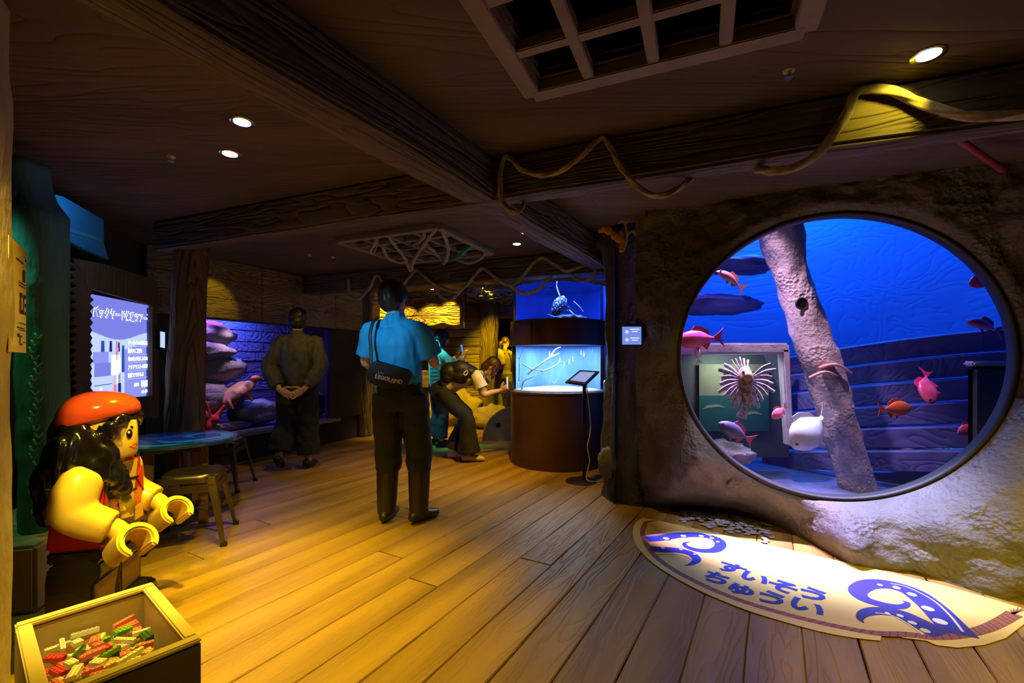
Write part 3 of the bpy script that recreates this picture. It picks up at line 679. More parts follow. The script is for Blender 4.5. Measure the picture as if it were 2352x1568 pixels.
spot(aq(.95, ZB + .22, .2), aq(.85, .6, .35), 40, (1, .6, .7), 60, .8, .04)
spot(aq(.5, ZB + .22, .2), aq(.4, .9, .5), 26, (.6, .3, 1), 80, .9, .04)
# rocks
def boulder(c, r, m, label, seed, rot=0, sq=.16, name='rock', group=None):
    mb = MB().ell((0, 0, 0), r, nu=36, nv=22, fn=lambda u: 1 + sq * noise.fractal(u * 1.7 + V(seed, seed * 2, 1), .9, 2, 4) + .03 * noise.fractal(u * 7 + V(seed, 0, 1), .9, 2, 3))
    mb.xf(Matrix.Translation(Vector(c)) @ Matrix.Rotation(math.atan2(AD.y, AD.x) + rot, 4, 'Z')); return setp(mb.build(name, m, smooth=True), label, 'rock', group)
M['aqrock'] = rmat('aquarium_rock', (.25, .24, .3), (.33, .3, .36), (.2, .2, .28))
def at_(px, m_):                                              # distance along the aquarium wall seen at a photo column
    P_ = AQ0 - AN * m_; k = (px - CX) / F; return (k * P_.y - P_.x) / (AD.x - k * AD.y)
def bl(px, py, m_, r, lab, seed):
    t = at_(px, m_); p = aq(t, 0, m_); boulder(V(p.x, p.y, W(px, py, p.y).z), r, M['aqrock'], lab, seed)
bl(455, 915, .45, (.36, .24, .22), 'lowest dark boulder of the stack behind the red coral in the aquarium', 2)
bl(455, 848, .62, (.55, .32, .20), 'broad flat boulder in the middle of the aquarium rock stack', 5)
bl(452, 808, .5, (.44, .26, .125), 'dark rounded boulder with two pink lights on the aquarium rock stack', 7)
bl(450, 768, .62, (.44, .28, .17), 'topmost boulder of the aquarium rock stack under the lintel', 9)
bl(590, 945, .42, (.36, .2, .16), 'violet-lit boulder carrying the turtle in the aquarium', 11)
bl(700, 930, .5, (.34, .24, .24), 'boulder beside the turtle rock at the dark end of the aquarium', 13)
bl(500, 982, .28, (.4, .12, .06), 'low flat boulder along the aquarium glass in front of the coral', 15)
M['redcoral'] = mat('red_coral', (.75, .03, .05), .8, 0, (.6, .05, .04), 9, bump=.6, bscale=30)
mb = MB(); r = random.Random(8)
for i in range(9): mb.ell(aq(.46 + r.uniform(-.10, .12), .50 + r.uniform(-.08, .06), .22 + r.uniform(-.05, .05)), (r.uniform(.06, .1),) * 3, nu=14, nv=9)
mb.tube(catmull([aq(.50, .55, .2), aq(.46, .68, .2), aq(.4, .73, .2), aq(.35, .7, .2), aq(.34, .62, .2)], 6), .05, 12, roundcap=True)
for i in range(4): mb.tube([aq(.56, .5, .2), aq(.62 + .02 * i, .53 + .04 * i, .17)], [.03, .018], 8, roundcap=True)
setp(remesh(mb, 'red_coral', .012, M['redcoral'], it=2), 'bright red lumpy coral at the end of the aquarium', 'coral')
tt = thing('turtle', 'tan long-necked turtle resting on a violet-lit boulder in the aquarium', 'turtle', aq(.95, .66, .30))
M['shell'] = mat('turtle_shell', (.55, .3, .2), .5, 0, (.16, .05, .035), 5, mixlo=.5, mixhi=.58, bump=.3); M['tskin'] = mat('turtle_skin', (.5, .17, .1), .5, 0, (.62, .3, .2), 8)
tx = (aq(1, 0) - aq(0, 0)); rot = Matrix.Rotation(math.atan2(AD.y, AD.x), 3, 'Z') @ Matrix.Rotation(R(-33), 3, 'Y')
MB().ell(aq(.90, .76, .30), (.26, .15, .105), rot, nu=28, nv=16, fn=lambda u: 1 + .08 * noise.fractal(u * 2.5, .9, 2, 3)).build('shell', M['shell'], tt, smooth=True)
nk = MB().tube(catmull([aq(1.02, .80, .3), aq(1.08, .84, .28), aq(1.09, .89, .27), aq(1.11, .93, .26)], 5), [.05, .038, .034, .03], 12, roundcap=True)
nk.ell(aq(1.135, .945, .255), (.07, .042, .042), Matrix.Rotation(math.atan2(AD.y, AD.x), 3, 'Z')); 
remesh(nk, 'neck_and_head', .009, M['tskin'], tt, 2)
for dt, dz, dm in ((1.0, .74, .2), (.76, .66, .2), (.82, .67, .38), (1.02, .77, .38)): MB().tube([aq(dt, dz + .04, dm), aq(dt + .02, dz - .05, dm - .03)], [(.05, .02), (.03, .012)], 10, roundcap=True).build('flipper', M['tskin'], tt, smooth=True)
for t_, z_ in ((-.02, 1.31), (.22, 1.30)):
    setp(MB().ell(aq(at_(458 if t_ < 0 else 492, .29), HC + .007 + (801 - 801) * .005 + .125, .29), (.022, .022, .012)).build('pink_light', emis('pink_led', (1, .2, .45), 2) if t_ < 0 else bpy.data.materials['pink_led'], smooth=True), 'small pink light on a dark aquarium boulder', 'light', 'pink lights on the aquarium boulder')
# trunk post at the entrance of the lit cabin
struct(trunk('trim_10', (-2.32, 7.1, -.02), (-2.3, 7.1, CZ), .13, .15, M['beamz'], .12, 4))
struct(trunk('trim_11', (-.50, 8.6, -.02), (-.40, 8.6, CZ), .14, .18, M['beamz'], .14, 6))
# ================================================================ THINGS ON THE LEFT
# ---- toy box with bricks
BT = .42
def bxp(px, py): return G(px, py, BT)
b0 = bxp(350, 1335); bu = (bxp(33, 1430) - b0); bv = (bxp(460, 1465) - b0); LU, LV = bu.length, bv.length; bu.normalize(); bv = (bv - bu * bv.dot(bu)).normalized()
M['boxwood'] = mat('box_wood', (.52, .42, .2), .55, 0, (.4, .31, .14), 5, (1, 1, 1), .15, 25)
M['boxout'] = mat('box_outside', (.13, .09, .05), .5, 0, (.09, .06, .04), 4)
M['boxrim'] = mat('box_rim', (.75, .6, .25), .5, 0, (.68, .52, .2), 6)
tb = thing('toy_box', 'open wooden toy box with pale rim full of toy bricks', 'box', (b0 + bu * LU / 2 + bv * LV / 2).xy.to_3d())
rotb = Matrix.Rotation(math.atan2(bu.y, bu.x), 3, 'Z'); T = .032
def bb_(u0, u1, v0, v1, z0, z1, name, m, bev=.004):
    c = b0 + bu * ((u0 + u1) / 2) + bv * ((v0 + v1) / 2); c.z = (z0 + z1) / 2
    return MB().box(c, (u1 - u0, v1 - v0, z1 - z0), rotb).build(name, m, tb, bevel=bev)
for n_, a in (('side_panel', (0, LU, .003, T - .003)), ('side_panel', (0, LU, LV - T + .003, LV - .003)), ('end_panel', (.003, T - .003, T, LV - T)), ('end_panel', (LU - T + .003, LU - .003, T, LV - T))): bb_(*a, 0, BT - .014, n_, M['boxout'] if n_ == 'side_panel' and a[2] > .2 else M['boxwood'])
for a in ((0, LU, 0, T), (0, LU, LV - T, LV), (0, T, T, LV - T), (LU - T, LU, T, LV - T)): bb_(*a, BT - .014, BT, 'rim', M['boxrim'])
bb_(T, LU - T, T, LV - T, .02, .27, 'bottom_panel', M['boxwood'])
UB = .0105
def toybrick(nu_, nv_, hh=.0125):
    mb = MB().box((0, 0, hh / 2), (nu_ * UB, nv_ * UB, hh))
    for i in range(nu_):
        for j in range(nv_): mb.cyl(((i - (nu_ - 1) / 2) * UB, (j - (nv_ - 1) / 2) * UB, hh), ((i - (nu_ - 1) / 2) * UB, (j - (nv_ - 1) / 2) * UB, hh + .0022), .0032, n=6)
    return mb
BC = {'white': (.8, .78, .7), 'pink': (.75, .22, .25), 'red': (.6, .05, .08), 'green': (.12, .4, .03), 'dark green': (.03, .1, .03), 'tan': (.7, .5, .3)}
bm_ = {k: mat('brick_' + k.replace(' ', '_'), c, .3, coat=.2) for k, c in BC.items()}; cache = {}
SZ = {(6, 1): 'long', (4, 1): 'slim', (3, 2): 'short', (4, 2): 'wide', (2, 2): 'square', (8, 1): 'extra long', (6, 2): 'broad'}
rr = random.Random(21); cell = .005
iu, iv = LU - 2 * T - .01, LV - 2 * T - .01
hm = np.full((int(iu / cell) + 1, int(iv / cell) + 1), .2715)
for n_ in range(230):
    col = rr.choices(list(BC), [50, 34, 5, 5, 4, 5])[0]; sz = rr.choices(list(SZ), [4, 3, 2, 4, 2, 3, 3])[0]
    key = (col, sz)
    if key not in cache:
        me = toybrick(*sz).mesh('toy_brick'); me.materials.append(bm_[col]); cache[key] = me
    yaw = rr.uniform(0, math.pi); A_, B_ = sz[0] * UB / 2, sz[1] * UB / 2
    ex = abs(math.cos(yaw)) * A_ + abs(math.sin(yaw)) * B_; ey = abs(math.sin(yaw)) * A_ + abs(math.cos(yaw)) * B_
    best = None
    for _ in range(5):
        u = rr.uniform(ex + .004, iu - ex - .004); v = min(iv - ey - .004, max(ey + .004, rr.gauss(iv * .55, iv * .3)))
        I, J = np.meshgrid(np.arange(hm.shape[0]) * cell - u, np.arange(hm.shape[1]) * cell - v, indexing='ij')
        lu = I * math.cos(yaw) + J * math.sin(yaw); lv = -I * math.sin(yaw) + J * math.cos(yaw)
        msk = (abs(lu) < A_ + .003) & (abs(lv) < B_ + .003)
        if not msk.any(): continue
        z = hm[msk].max()
        if best is None or z < best[0]: best = (z, u, v, msk)
    if best is None or best[0] > .345: continue
    z, u, v, msk = best; hm[msk] = z + .0135
    o = bpy.data.objects.new('toy_brick', cache[key]); COL.objects.link(o)
    c = b0 + bu * (u + T + .005) + bv * (v + T + .005); k = .12 if z > .29 else .02; o.location = (c.x, c.y, z); o.rotation_euler = (rr.uniform(-k, k), rr.uniform(-k, k), math.atan2(bu.y, bu.x) + yaw)
    setp(o, SZ[sz] + ' ' + col + ' toy brick in the open wooden box', 'toy brick', 'loose toy bricks in the wooden box')
# ---- toy pirate statue
S = .0252; sb = V(-1.86, 2.06, 0); fa = R(17)
FX = V(math.cos(fa), math.sin(fa), 0); FL = V(-math.sin(fa), math.cos(fa), 0)          # forward, and its left
def st(x, y, z): return sb + FX * (x * S) + FL * (y * S) + V(0, 0, z * S)           # x forward, y left, z up in toy millimetres
sr = Matrix.Rotation(fa, 3, 'Z')
M['tyel'] = mat('yellow_plastic', (.85, .62, .10), .25, coat=.3); M['tred'] = mat('red_plastic', (.55, .02, .03), .3, coat=.3); M['tblk'] = mat('gloss_black_plastic', (.01, .009, .009), .18, coat=.5); M['tband'] = mat('orange_red_plastic', (.75, .09, .03), .15, coat=.6); M['tbrn'] = mat('brown_plastic', (.16, .08, .035), .4)
ps = thing('toy_pirate_statue', 'large toy pirate statue with red bandana, long black hair and yellow claw hands', 'statue', sb)
ps.location = sb
def ext(name, prof, y0, y1, m, bev=.008):                       # side profile (x,z) between two widths
    a = [st(x, y0, z) for x, z in prof]; b = [st(x, y1, z) for x, z in prof]; return MB().loft([a, b]).build(name, m, ps, bevel=bev)
for s_, nm in ((1, 'leg'), (-1, 'leg')):
    y0, y1 = (.3, 7.9) if s_ > 0 else (-7.9, -.3)
    ext(nm, [(-3.9, 0), (5.6, 0), (5.6, 2.2), (5.0, 3.2), (2.6, 3.6), (2.6, 9), (3.6, 10.5), (3.4, 12.6), (1.5, 13.8), (-1.5, 13.8), (-3.6, 12.4), (-3.9, 10)], y0, y1, M['tblk'])
    ext('boot_front', [(2.62, 3.7), (2.85, 3.7), (2.85, 9.2), (2.62, 9.2)], y0 + .2, y1 - .2, M['tbrn'], .003)
ext('hip', [(-3.7, 12.9), (3.7, 12.9), (3.7, 14.9), (-3.7, 14.9)], -7.8, 7.8, M['tblk'])
tz0, tz1 = 14.9, 28.2
to = MB(); 
to.add([st(-3.9, -7.9, tz0), st(3.9, -7.9, tz0), st(3.9, 7.9, tz0), st(-3.9, 7.9, tz0), st(-3.7, -5.5, tz1), st(3.7, -5.5, tz1), st(3.7, 5.5, tz1), st(-3.7, 5.5, tz1)], [(3, 2, 1, 0), (4, 5, 6, 7), (0, 1, 5, 4), (1, 2, 6, 5), (2, 3, 7, 6), (3, 0, 4, 7)])
tor = to.build('torso', M['tred'], ps, bevel=.012)
def tf(y, z, e=.06):                                            # a point on the torso front
    t = (z - tz0) / (tz1 - tz0); return st(3.9 - .2 * t + e, y, z)
def tpatch(name, poly, m, e):
    P = [tf(y, z, e) for y, z in poly]; Q = [tf(y, z, e - .12) for y, z in poly]; n = len(P)
    tri = geometry.tessellate_polygon([[V(y, z, 0) for y, z in poly]]); mb = MB().add(P + Q, [tuple(t) for t in tri] + [tuple(n + i for i in t) for t in tri] + [(i, (i + 1) % n, n + (i + 1) % n, n + i) for i in range(n)]); return mb.build(name, m, tor)
tpatch('belt', [(-7.4, 15.6), (7.4, 15.6), (7.1, 18.2), (-7.1, 18.2)], M['tblk'], .08)
tpatch('shirt_gap', [(-2.2, 18), (2.0, 17.2), (2.6, 22), (4.2, 27.5), (-1.2, 28), (-3.2, 23)], M['tyel'], .1)
tpatch('vest_trim', [(-6.6, 18.2), (-5.6, 18.2), (-5.2, 27.4), (-5.8, 27.4)], M['tblk'], .1)
for k, (a, b) in enumerate((((-3.4, 24.6), (4.2, 23.8)), ((-3.3, 22.6), (3.6, 21.6)), ((-3, 20.4), (3, 19.6)), ((-2.6, 18.8), (2.6, 18.4)))): tpatch('lace', [(a[0], a[1]), (b[0], b[1]), (b[0], b[1] + .5), (a[0], a[1] + .5)], M['tblk'], .16)
tpatch('sash', [(-7, 24), (-3, 26.2), (3.4, 18.6), (1.2, 17.6), (-2.2, 21.6), (-6, 22.6)], M['tblk'], .14)
tpatch('buckle', [(2.4, 16.2), (5.8, 16.2), (5.6, 18.8), (2.6, 18.8)], mat('gold_print', (.7, .42, .08), .3), .18)
tpatch('scarf', [(3.6, 24), (6.2, 21), (5.7, 26)], mat('scarf_red', (.7, .06, .08), .4), .16)
def arm(s_):                                                    # bent toy arm and claw hand
    sh = (.3, s_ * 6.3, 25.9); el = (.2, s_ * 8.3, 21.4); wr = (5.0, s_ * 7.9, 18.4)
    a = MB().tube(catmull([st(.3, s_ * 5.0, 26.4), st(*sh), st(.0, s_ * 7.6, 23.8), st(*el), st(2.4, s_ * 8.2, 19.7), st(*wr)], 6), [.05, .08, .08, .076, .072, .066], 24, roundcap=False)
    remesh(a, 'arm', .010, M['tyel'], ps, 3)
    wd = (st(*wr) - st(2.0, s_ * 8.2, 20.0)).normalized()
    w0 = st(*wr); h = MB().tube(catmull([w0 - wd * .03, w0 + wd * .02, w0 + wd * .04 + V(.02, 0, -.035)], 4), .038, 20)
    wd = V(.5, -.1, -.82).normalized(); hc = w0 + (FX * .045) + wd * .085; ax = V(.85, -.38, .32); ax = (ax - wd * ax.dot(wd)).normalized()
    sd = ax.cross(wd).normalized(); rings = []; n = 28
    for i in range(n + 1):
        a_ = math.pi + R(-140) + R(280) * i / n; dr = wd * math.cos(a_) + sd * math.sin(a_)
        ro, ri = .074, .046
        rings.append([hc + dr * ro - ax * .085, hc + dr * ro + ax * .06, hc + dr * ri + ax * .06, hc + dr * ri - ax * .085])
    ho = MB().loft(rings).build('hand', M['tyel'], ps, bevel=.008); h.build('wrist', M['tyel'], ho, smooth=False, auto=40)
arm(-1); arm(1)
MB().lathe([(.05, 27.6 * S), (.085, 27.7 * S), (.085, 28.6 * S), (.124, 28.9 * S), (.13, 29.4 * S), (.13, 35.4 * S), (.118, 36.3 * S), (.08, 36.6 * S), (.002, 36.6 * S)], sb, 40).build('head', M['tyel'], ps, smooth=False, auto=40)
hd = bpy.data.objects[[c.name for c in ps.children if c.name.startswith('head')][0]]
def face(a, z, poly, m, name, r=.131):                          # patch wrapped on the head, a = angle from forward
    P = []; Q = []
    for u, v in poly:
        t = fa + a + u / 5.2; P.append(sb + V(math.cos(t) * r, math.sin(t) * r, (z + v) * S)); Q.append(sb + V(math.cos(t) * (r - .004), math.sin(t) * (r - .004), (z + v) * S))
    n = len(P); tri = geometry.tessellate_polygon([[V(u, v, 0) for u, v in poly]])
    MB().add(P + Q, [tuple(t) for t in tri] + [(i, (i + 1) % n, n + (i + 1) % n, n + i) for i in range(n)]).build(name, m, hd)
circ = lambda r1, r2, n=14: [(r1 * math.cos(2 * math.pi * i / n), r2 * math.sin(2 * math.pi * i / n)) for i in range(n)]
face(-.32, 33.0, circ(.62, .85), M['tblk'], 'eye', .132); face(-.36, 33.3, circ(.2, .25, 8), M['white'], 'eye_glint', .134)
face(-.38, 34.3, [(-1.1, .5), (1.1, -.5), (1.1, -.1), (-1.1, .9)], M['tblk'], 'brow', .132)
face(.42, 33.2, circ(1.1, 1.3), M['tblk'], 'eye_patch', .133); face(0, 34.6, [(-5, 1.2), (3.2, -1.6), (3.2, -1.2), (-5, 1.6)], M['tblk'], 'patch_strap', .1325)
face(-.05, 30.6, [(-1.4, .1), (0, -.5), (1.3, .2), (0, .45)], mat('lip_red', (.45, .03, .03), .4), 'mouth', .132)
hr = MB()
hr.ell(st(-1.3, -.2, 33), (.135, .15, .14), sr); hr.ell(st(-2.7, 0, 28.4), (.105, .16, .17), sr); hr.ell(st(-3.6, .3, 23), (.085, .15, .19), sr)
for y, x, z, r in ((-4.8, 1.0, 31.5, .055), (-5.2, 1.6, 27.8, .065), (-4.0, 3.4, 25.6, .055), (4.8, .6, 31.5, .06), (5.2, .6, 27, .07), (-3.0, 4.3, 23.8, .038), (-4.9, 2.6, 29.6, .052), (-5.2, -2, 30, .08), (-5.6, -3, 26, .085), (-5.6, -3.2, 22.0, .07)): hr.ell(st(x, y, z), (r, r, r * 1.35), sr)
hr.tube(catmull([st(3.6, -4.2, 33.2), st(3.4, -4.6, 34.4), st(4.2, -2.5, 35.8), st(4.7, 1, 35.9), st(4.2, 3.4, 34.8)], 5), .026, 10)
remesh(hr, 'hair', .010, M['tblk'], ps, 3, disp=lambda p: .007 * math.sin(noise.noise(V(p.x * 6, p.y * 6, p.z * 2.2)) * 26))
bd = MB(); rings = []
for i in range(1, 15):
    t = i / 14; rings.append([])
    for j in range(48):
        a = 2 * math.pi * j / 48; x = math.cos(a) * math.sin(t * math.pi / 2); y = math.sin(a) * math.sin(t * math.pi / 2)
        zb = 35.6 + 1.5 * math.cos(a); z = zb + (40.7 - zb) * max(0, math.cos(t * math.pi / 2)) ** .75
        rings[-1].append(st(-.5 + x * (6.1 if x > 0 else 5.6), y * 6.0, z))
rings += [[st(-.5, 0, 36) + (p - st(-.5, 0, 36)) * .95 - V(0, 0, .012) for p in rings[-1]], [st(-.5, 0, 37) + (p - st(-.5, 0, 36)) * .7 for p in rings[-1]]]
bd.loft(rings).build('bandana', M['tband'], ps, smooth=True)
# ---- thin black rod stand in front of the statue
rs = thing('rod_stand', 'thin black rod on a black octagonal foot in front of the pirate statue', 'stand', V(-1.55, 1.79, 0))
rb = V(-1.55, 1.79, 0)
MB().lathe([(.002, 0), (.085, 0), (.085, .012), (.03, .03), (.012, .05), (.002, .05)], rb, 8).build('foot', M['black'], rs)
MB().tube(catmull([rb + V(0, 0, .03), rb + V(0, 0, .15), rb + V(0, 0, .27), rb + V(.012, -.01, .33), rb + V(.03, -.02, .38)], 5), [.011, .011, .009, .004, .003], 10).build('rod', M['black'], rs, smooth=True)
for q in (-.05, .05): MB().ell(rb + V(q, -.045, .022), (.008, .008, .006)).build('bolt', M['chrome'], rs, smooth=True)
# ---- round table
TC = V(-2.45, 3.3, 0); TZ = .60
tbl = thing('round_table', 'low round table with a blue swirl painted top and wooden legs', 'table', TC)
M['tbrown'] = mat('table_leg_wood', (.30, .17, .07), .5, 0, (.22, .12, .05), 6, (1, 1, .2)); M['ttop'] = mat('navy_top', (.012, .05, .28), .18, 0, (.015, .07, .36), 4); M['tsw'] = mat('bright_blue_paint', (.02, .42, 1.0), .2); M['tsw2'] = mat('teal_blue_paint', (.02, .2, .36), .2)
MB().lathe([(.002, TZ - .028), (.385, TZ - .028), (.40, TZ - .02), (.40, TZ - .004), (.396, TZ), (.002, TZ)], TC, 64).build('table_top', M['ttop'], tbl, auto=30)
tt_ = [c for c in tbl.children][0]
def swirl(pts, w_, m):
    P = catmull([V(TC.x + a, TC.y + b, TZ) for a, b in pts], 8); mb = MB(); L = []; Rr = []
    for i, p in enumerate(P):
        d = (P[min(i + 1, len(P) - 1)] - P[max(i - 1, 0)]).normalized(); n = V(-d.y, d.x, 0); ww = w_ * math.sin(math.pi * (.08 + .84 * i / (len(P) - 1))) / 2
        L.append(p + n * ww + V(0, 0, .0008)); Rr.append(p - n * ww + V(0, 0, .0008))
    k = len(L); mb.add(L + Rr, [(i, i + 1, k + i + 1, k + i) for i in range(k - 1)]); mb.build('painted_swirl', m, tt_)
swirl([(-.3, -.2), (-.05, -.3), (.15, -.27), (.28, -.12)], .07, M['tsw']); swirl([(-.05, -.1), (.1, -.15), (.25, -.02), (.3, .12), (.2, .26), (.05, .25), (.02, .1), (.12, .05)], .085, M['tsw'])
swirl([(-.3, 0), (-.1, .02), (-.05, .2), (-.15, .32)], .09, M['tsw2']); swirl([(-.33, -.05), (-.2, -.1), (-.1, -.16), (.02, -.2)], .06, M['tsw2']); swirl([(.2, -.22), (.33, -.05), (.36, .1)], .04, M['tsw'])
for dx, dy in ((.22, -.01), (.01, .22), (-.22, .01), (-.01, -.22)):
    p = TC + V(dx, dy, 0); MB().box(p + V(0, 0, (TZ - .03) / 2), (.055, .055, TZ - .03), Matrix.Rotation(.5, 3, 'Z')).build('leg', M['tbrown'], tbl, bevel=.005)
MB().box(TC + V(0, 0, TZ - .06), (.46, .05, .06), Matrix.Rotation(R(-5), 3, 'Z')).build('crossbar', M['tbrown'], tbl); MB().box(TC + V(0, 0, TZ - .06), (.05, .5, .06), Matrix.Rotation(R(-22), 3, 'Z')).build('crossbar', M['tbrown'], tbl)
# ---- metal stools
def stool():
    t = thing('metal_stool', 'x', 'stool'); s = .155
    se = MB(); rings = []
    for k, (h, z) in enumerate(((.0, .448), (.06, .447), (.12, .445), (.145, .446), (.155, .438), (.158, .42), (.158, .395))):
        ring = []
        for j in range(40):
            a = 2 * math.pi * j / 40; c, q = math.cos(a), math.sin(a); e = 4.5
            kk = (abs(c) ** e + abs(q) ** e) ** (-1 / e); ring.append(V(c * kk * max(h, .03), q * kk * max(h, .03), z))
        rings.append(ring)
    se.loft(rings, cap=False).build('seat', M['steel'], t, smooth=True, local=True)
    s0 = [c for c in t.children][0]
    hl = MB(); 
    hl.prism([(-.045, -.006), (.045, -.006), (.045, .006), (-.045, .006)], V(0, 0, .4465), V(1, 0, 0), V(0, 1, 0), .001); hl.build('grip_slot', M['black'], s0, local=True)
    for sx in (-1, 1):
        for sy in (-1, 1):
            l = MB(); rings = []
            for i in range(7):
                q = i / 6; z = .43 * (1 - q); x = sx * (.148 + .065 * q); y = sy * (.148 + .065 * q); w_ = .052 - .030 * q
                rings.append([V(x, y, z), V(x - sx * w_, y, z), V(x - sx * w_, y - sy * .004, z), V(x - sx * .004, y - sy * .004, z), V(x - sx * .004, y - sy * w_, z), V(x, y - sy * w_, z)])
            l.loft(rings).build('leg', M['steel'], t, local=True, bevel=.002, seg=1)
            MB().box((sx * .205, sy * .205, .012), (.034, .034, .024)).build('foot_cap', M['rubber'], [c for c in t.children][-1], local=True)
    for sx in (-1, 1):
        MB().box((sx * .155, 0, .36), (.004, .30, .05)).build('apron', M['steel'], t, local=True); MB().box((0, sx * .155, .36), (.30, .004, .05)).build('apron', M['steel'], t, local=True)
    MB().box((0, 0, .2), (.36, .016, .004), Matrix.Rotation(R(45), 3, 'Z')).build('brace', M['steel'], t, local=True); MB().box((0, 0, .2), (.36, .016, .004), Matrix.Rotation(R(-45), 3, 'Z')).build('brace', M['steel'], t, local=True)
    return t
s1 = stool(); s1.location = (-2.08, 2.975, 0); s1.rotation_euler.z = R(22); s1['label'] = 'bronze metal stool between the pirate statue and the round table'; s1['group'] = 'metal stools around the table'
s2 = copy_tree(s1); s2.location = (-2.66, 4.18, 0); s2.rotation_euler.z = R(10); s2['label'] = 'dark metal stool on the aquarium side of the round table'
s3 = copy_tree(s1); s3.location = (-2.62, 2.83, 0); s3.rotation_euler.z = R(40); s3['label'] = 'metal stool between the round table and the screen wall'
# ================================================================ CYLINDER TANK
CC = V(.53, 5.29, 0); CR = .54
M['drum'] = mat('rusty_brown_metal', (.075, .035, .025), .38, .3, (.11, .05, .035), 3, bump=.1)
M['cglass'] = glassy('cylinder_acrylic', (.93, .97, 1), .035)
ct = thing('cylinder_tank', 'two-tier cylindrical fish tank with brown metal drum and middle band', 'fish tank', CC)
MB().lathe([(.002, 0), (CR, 0), (CR + .004, .02), (CR + .004, .80), (CR + .012, .805), (CR + .012, .825), (CR - .01, .828), (CR - .02, .80), (.002, .80)], CC, 72).build('drum', M['drum'], ct, auto=30)
MB().lathe([(CR - .008, .81), (CR - .008, 1.36)], CC, 72, cap=False).build('lower_glass', M['cglass'], ct, smooth=True)
MB().lathe([(CR - .04, 1.335), (CR + .008, 1.335), (CR + .012, 1.345), (CR + .012, 1.605), (CR + .006, 1.615), (CR - .04, 1.615)], CC, 72, cap=False).build('band', M['drum'], ct, auto=30)
bnd = [c for c in ct.children if c.name.startswith('band')][0]
MB().box(CC + V(-.33, -.455, 1.475), (.01, .01, .255), Matrix.Rotation(R(-36), 3, 'Z')).build('seam', M['black'], bnd)
MB().lathe([(.002, 1.345), (CR - .05, 1.345), (CR - .05, 1.60), (.002, 1.60)], CC, 48).build('lamp_deck', M['black'], ct)
MB().lathe([(CR - .015, 1.60), (CR - .015, 2.035)], CC, 72, cap=False).build('upper_glass', M['cglass'], ct, smooth=True)
M['sandw'] = mat('white_sand', (.75, .78, .82), .95, 0, (.6, .64, .7), 40, bump=.5, bscale=80)
MB().lathe([(CR - .02, .80), (CR - .02, .835), (.35, .85), (.2, .865), (.002, .85)], CC, 48, cap=False).build('sand_bed', M['sandw'], ct, smooth=True)
M['bluebk'] = mat('blue_backing', (.05, .15, .5), .8, 0, (.10, .25, .62), 5, (1, 1, .35)); M['bluebk2'] = mat('blue_backing_upper', (.02, .08, .6), .8, 0, (.01, .05, .45), 2.5)
for z0, z1, nm, m in ((.83, 1.34, 'lower_backing', M['bluebk']), (1.60, 2.03, 'upper_backing', M['bluebk2'])):
    rings = []
    for i in range(33):
        a = R(-8) + R(196) * i / 32; rings.append([CC + V(math.cos(a) * (CR - .05), math.sin(a) * (CR - .05), z0), CC + V(math.cos(a) * (CR - .05), math.sin(a) * (CR - .05), z1)])
    MB().loft(rings, cap=False, closed=False).build(nm, m, ct, smooth=True)
rings = [[CC + V(math.cos(2 * math.pi * j / 48) * r, math.sin(2 * math.pi * j / 48) * r, 2.0 + .006 * math.sin(j * 1.7 + r * 30)) for j in range(48)] for r in (.02, .15, .3, CR - .02)]
MB().loft(rings, cap=False).build('water_surface', glassy('water_skin', (.7, .85, 1), .1), ct, smooth=True)
area(CC + V(0, 0, 1.33), CC + V(0, 0, 0), 22, (.72, .86, 1), .55, .55)
area(CC + V(.0, -.22, 2.04), CC + V(0, .1, 1.5), 26, (.16, .32, 1), .6, .4)
M['branch'] = mat('pale_driftwood', (.62, .64, .7), .8, 0, (.45, .47, .55), 8, bump=.4)
def cpx(px, py, dy=0): return W(px, py, CC.y - .15 + dy)
def branch(name, lab, paths, m, cat='driftwood', vox=None):
    mb = MB()
    for P, r0, r1 in paths: mb.tube(catmull(P, 5), [r0, r1], 8, roundcap=True)
    return setp(remesh(mb, name, vox or .008, m, it=1), lab, cat)
branch('driftwood', 'long forked pale driftwood branch across the lower cylinder tank', [([cpx(1214, 858), cpx(1232, 843), cpx(1262, 822), cpx(1284, 812)], .014, .01), ([cpx(1201, 836), cpx(1222, 848), cpx(1248, 850)], .009, .007), ([cpx(1244, 853), cpx(1268, 844), cpx(1288, 830)], .011, .008), ([cpx(1262, 822), cpx(1275, 803), cpx(1288, 797)], .01, .006)], M['branch'])
branch('driftwood', 'upright pale driftwood twig at the visitor end of the lower cylinder tank', [([cpx(1192, 875), cpx(1193, 840), cpx(1193, 825), cpx(1203, 802)], .009, .006), ([cpx(1193, 825), cpx(1186, 812)], .006, .004)], M['branch'])
branch('driftwood', 'curved pale driftwood root on the sand of the lower cylinder tank', [([cpx(1199, 893), cpx(1203, 876), cpx(1218, 868), cpx(1230, 862)], .012, .008)], M['branch'])
branch('coral_twig', 'white forked coral twig standing in the sand of the cylinder tank', [([cpx(1272, 893), cpx(1274, 882), cpx(1281, 868)], .009, .006), ([cpx(1274, 882), cpx(1266, 872)], .007, .005)], mat('white_coral', (.8, .82, .85), .8))
rk = random.Random(5)
for i, (px, py) in enumerate(((1262, 815), (1285, 828), (1296, 838), (1302, 833), (1307, 832), (1316, 826), (1335, 812), (1341, 815), (1344, 818), (1362, 805))):
    c = cpx(px, py, rk.uniform(-.1, .12)); mb = MB(); 
    mb.ell(c, (.005, .009, .026), Matrix.Rotation(rk.uniform(-.3, .3), 3, 'Y'), 10, 8); mb.ell(c + V(0, 0, .03), (.002, .005, .012), None, 8, 6)
    setp(mb.build('razorfish', M['branch'], smooth=True), 'tiny upright silver fish hovering in the lower cylinder tank', 'fish', 'tiny silver fish in the cylinder tank')
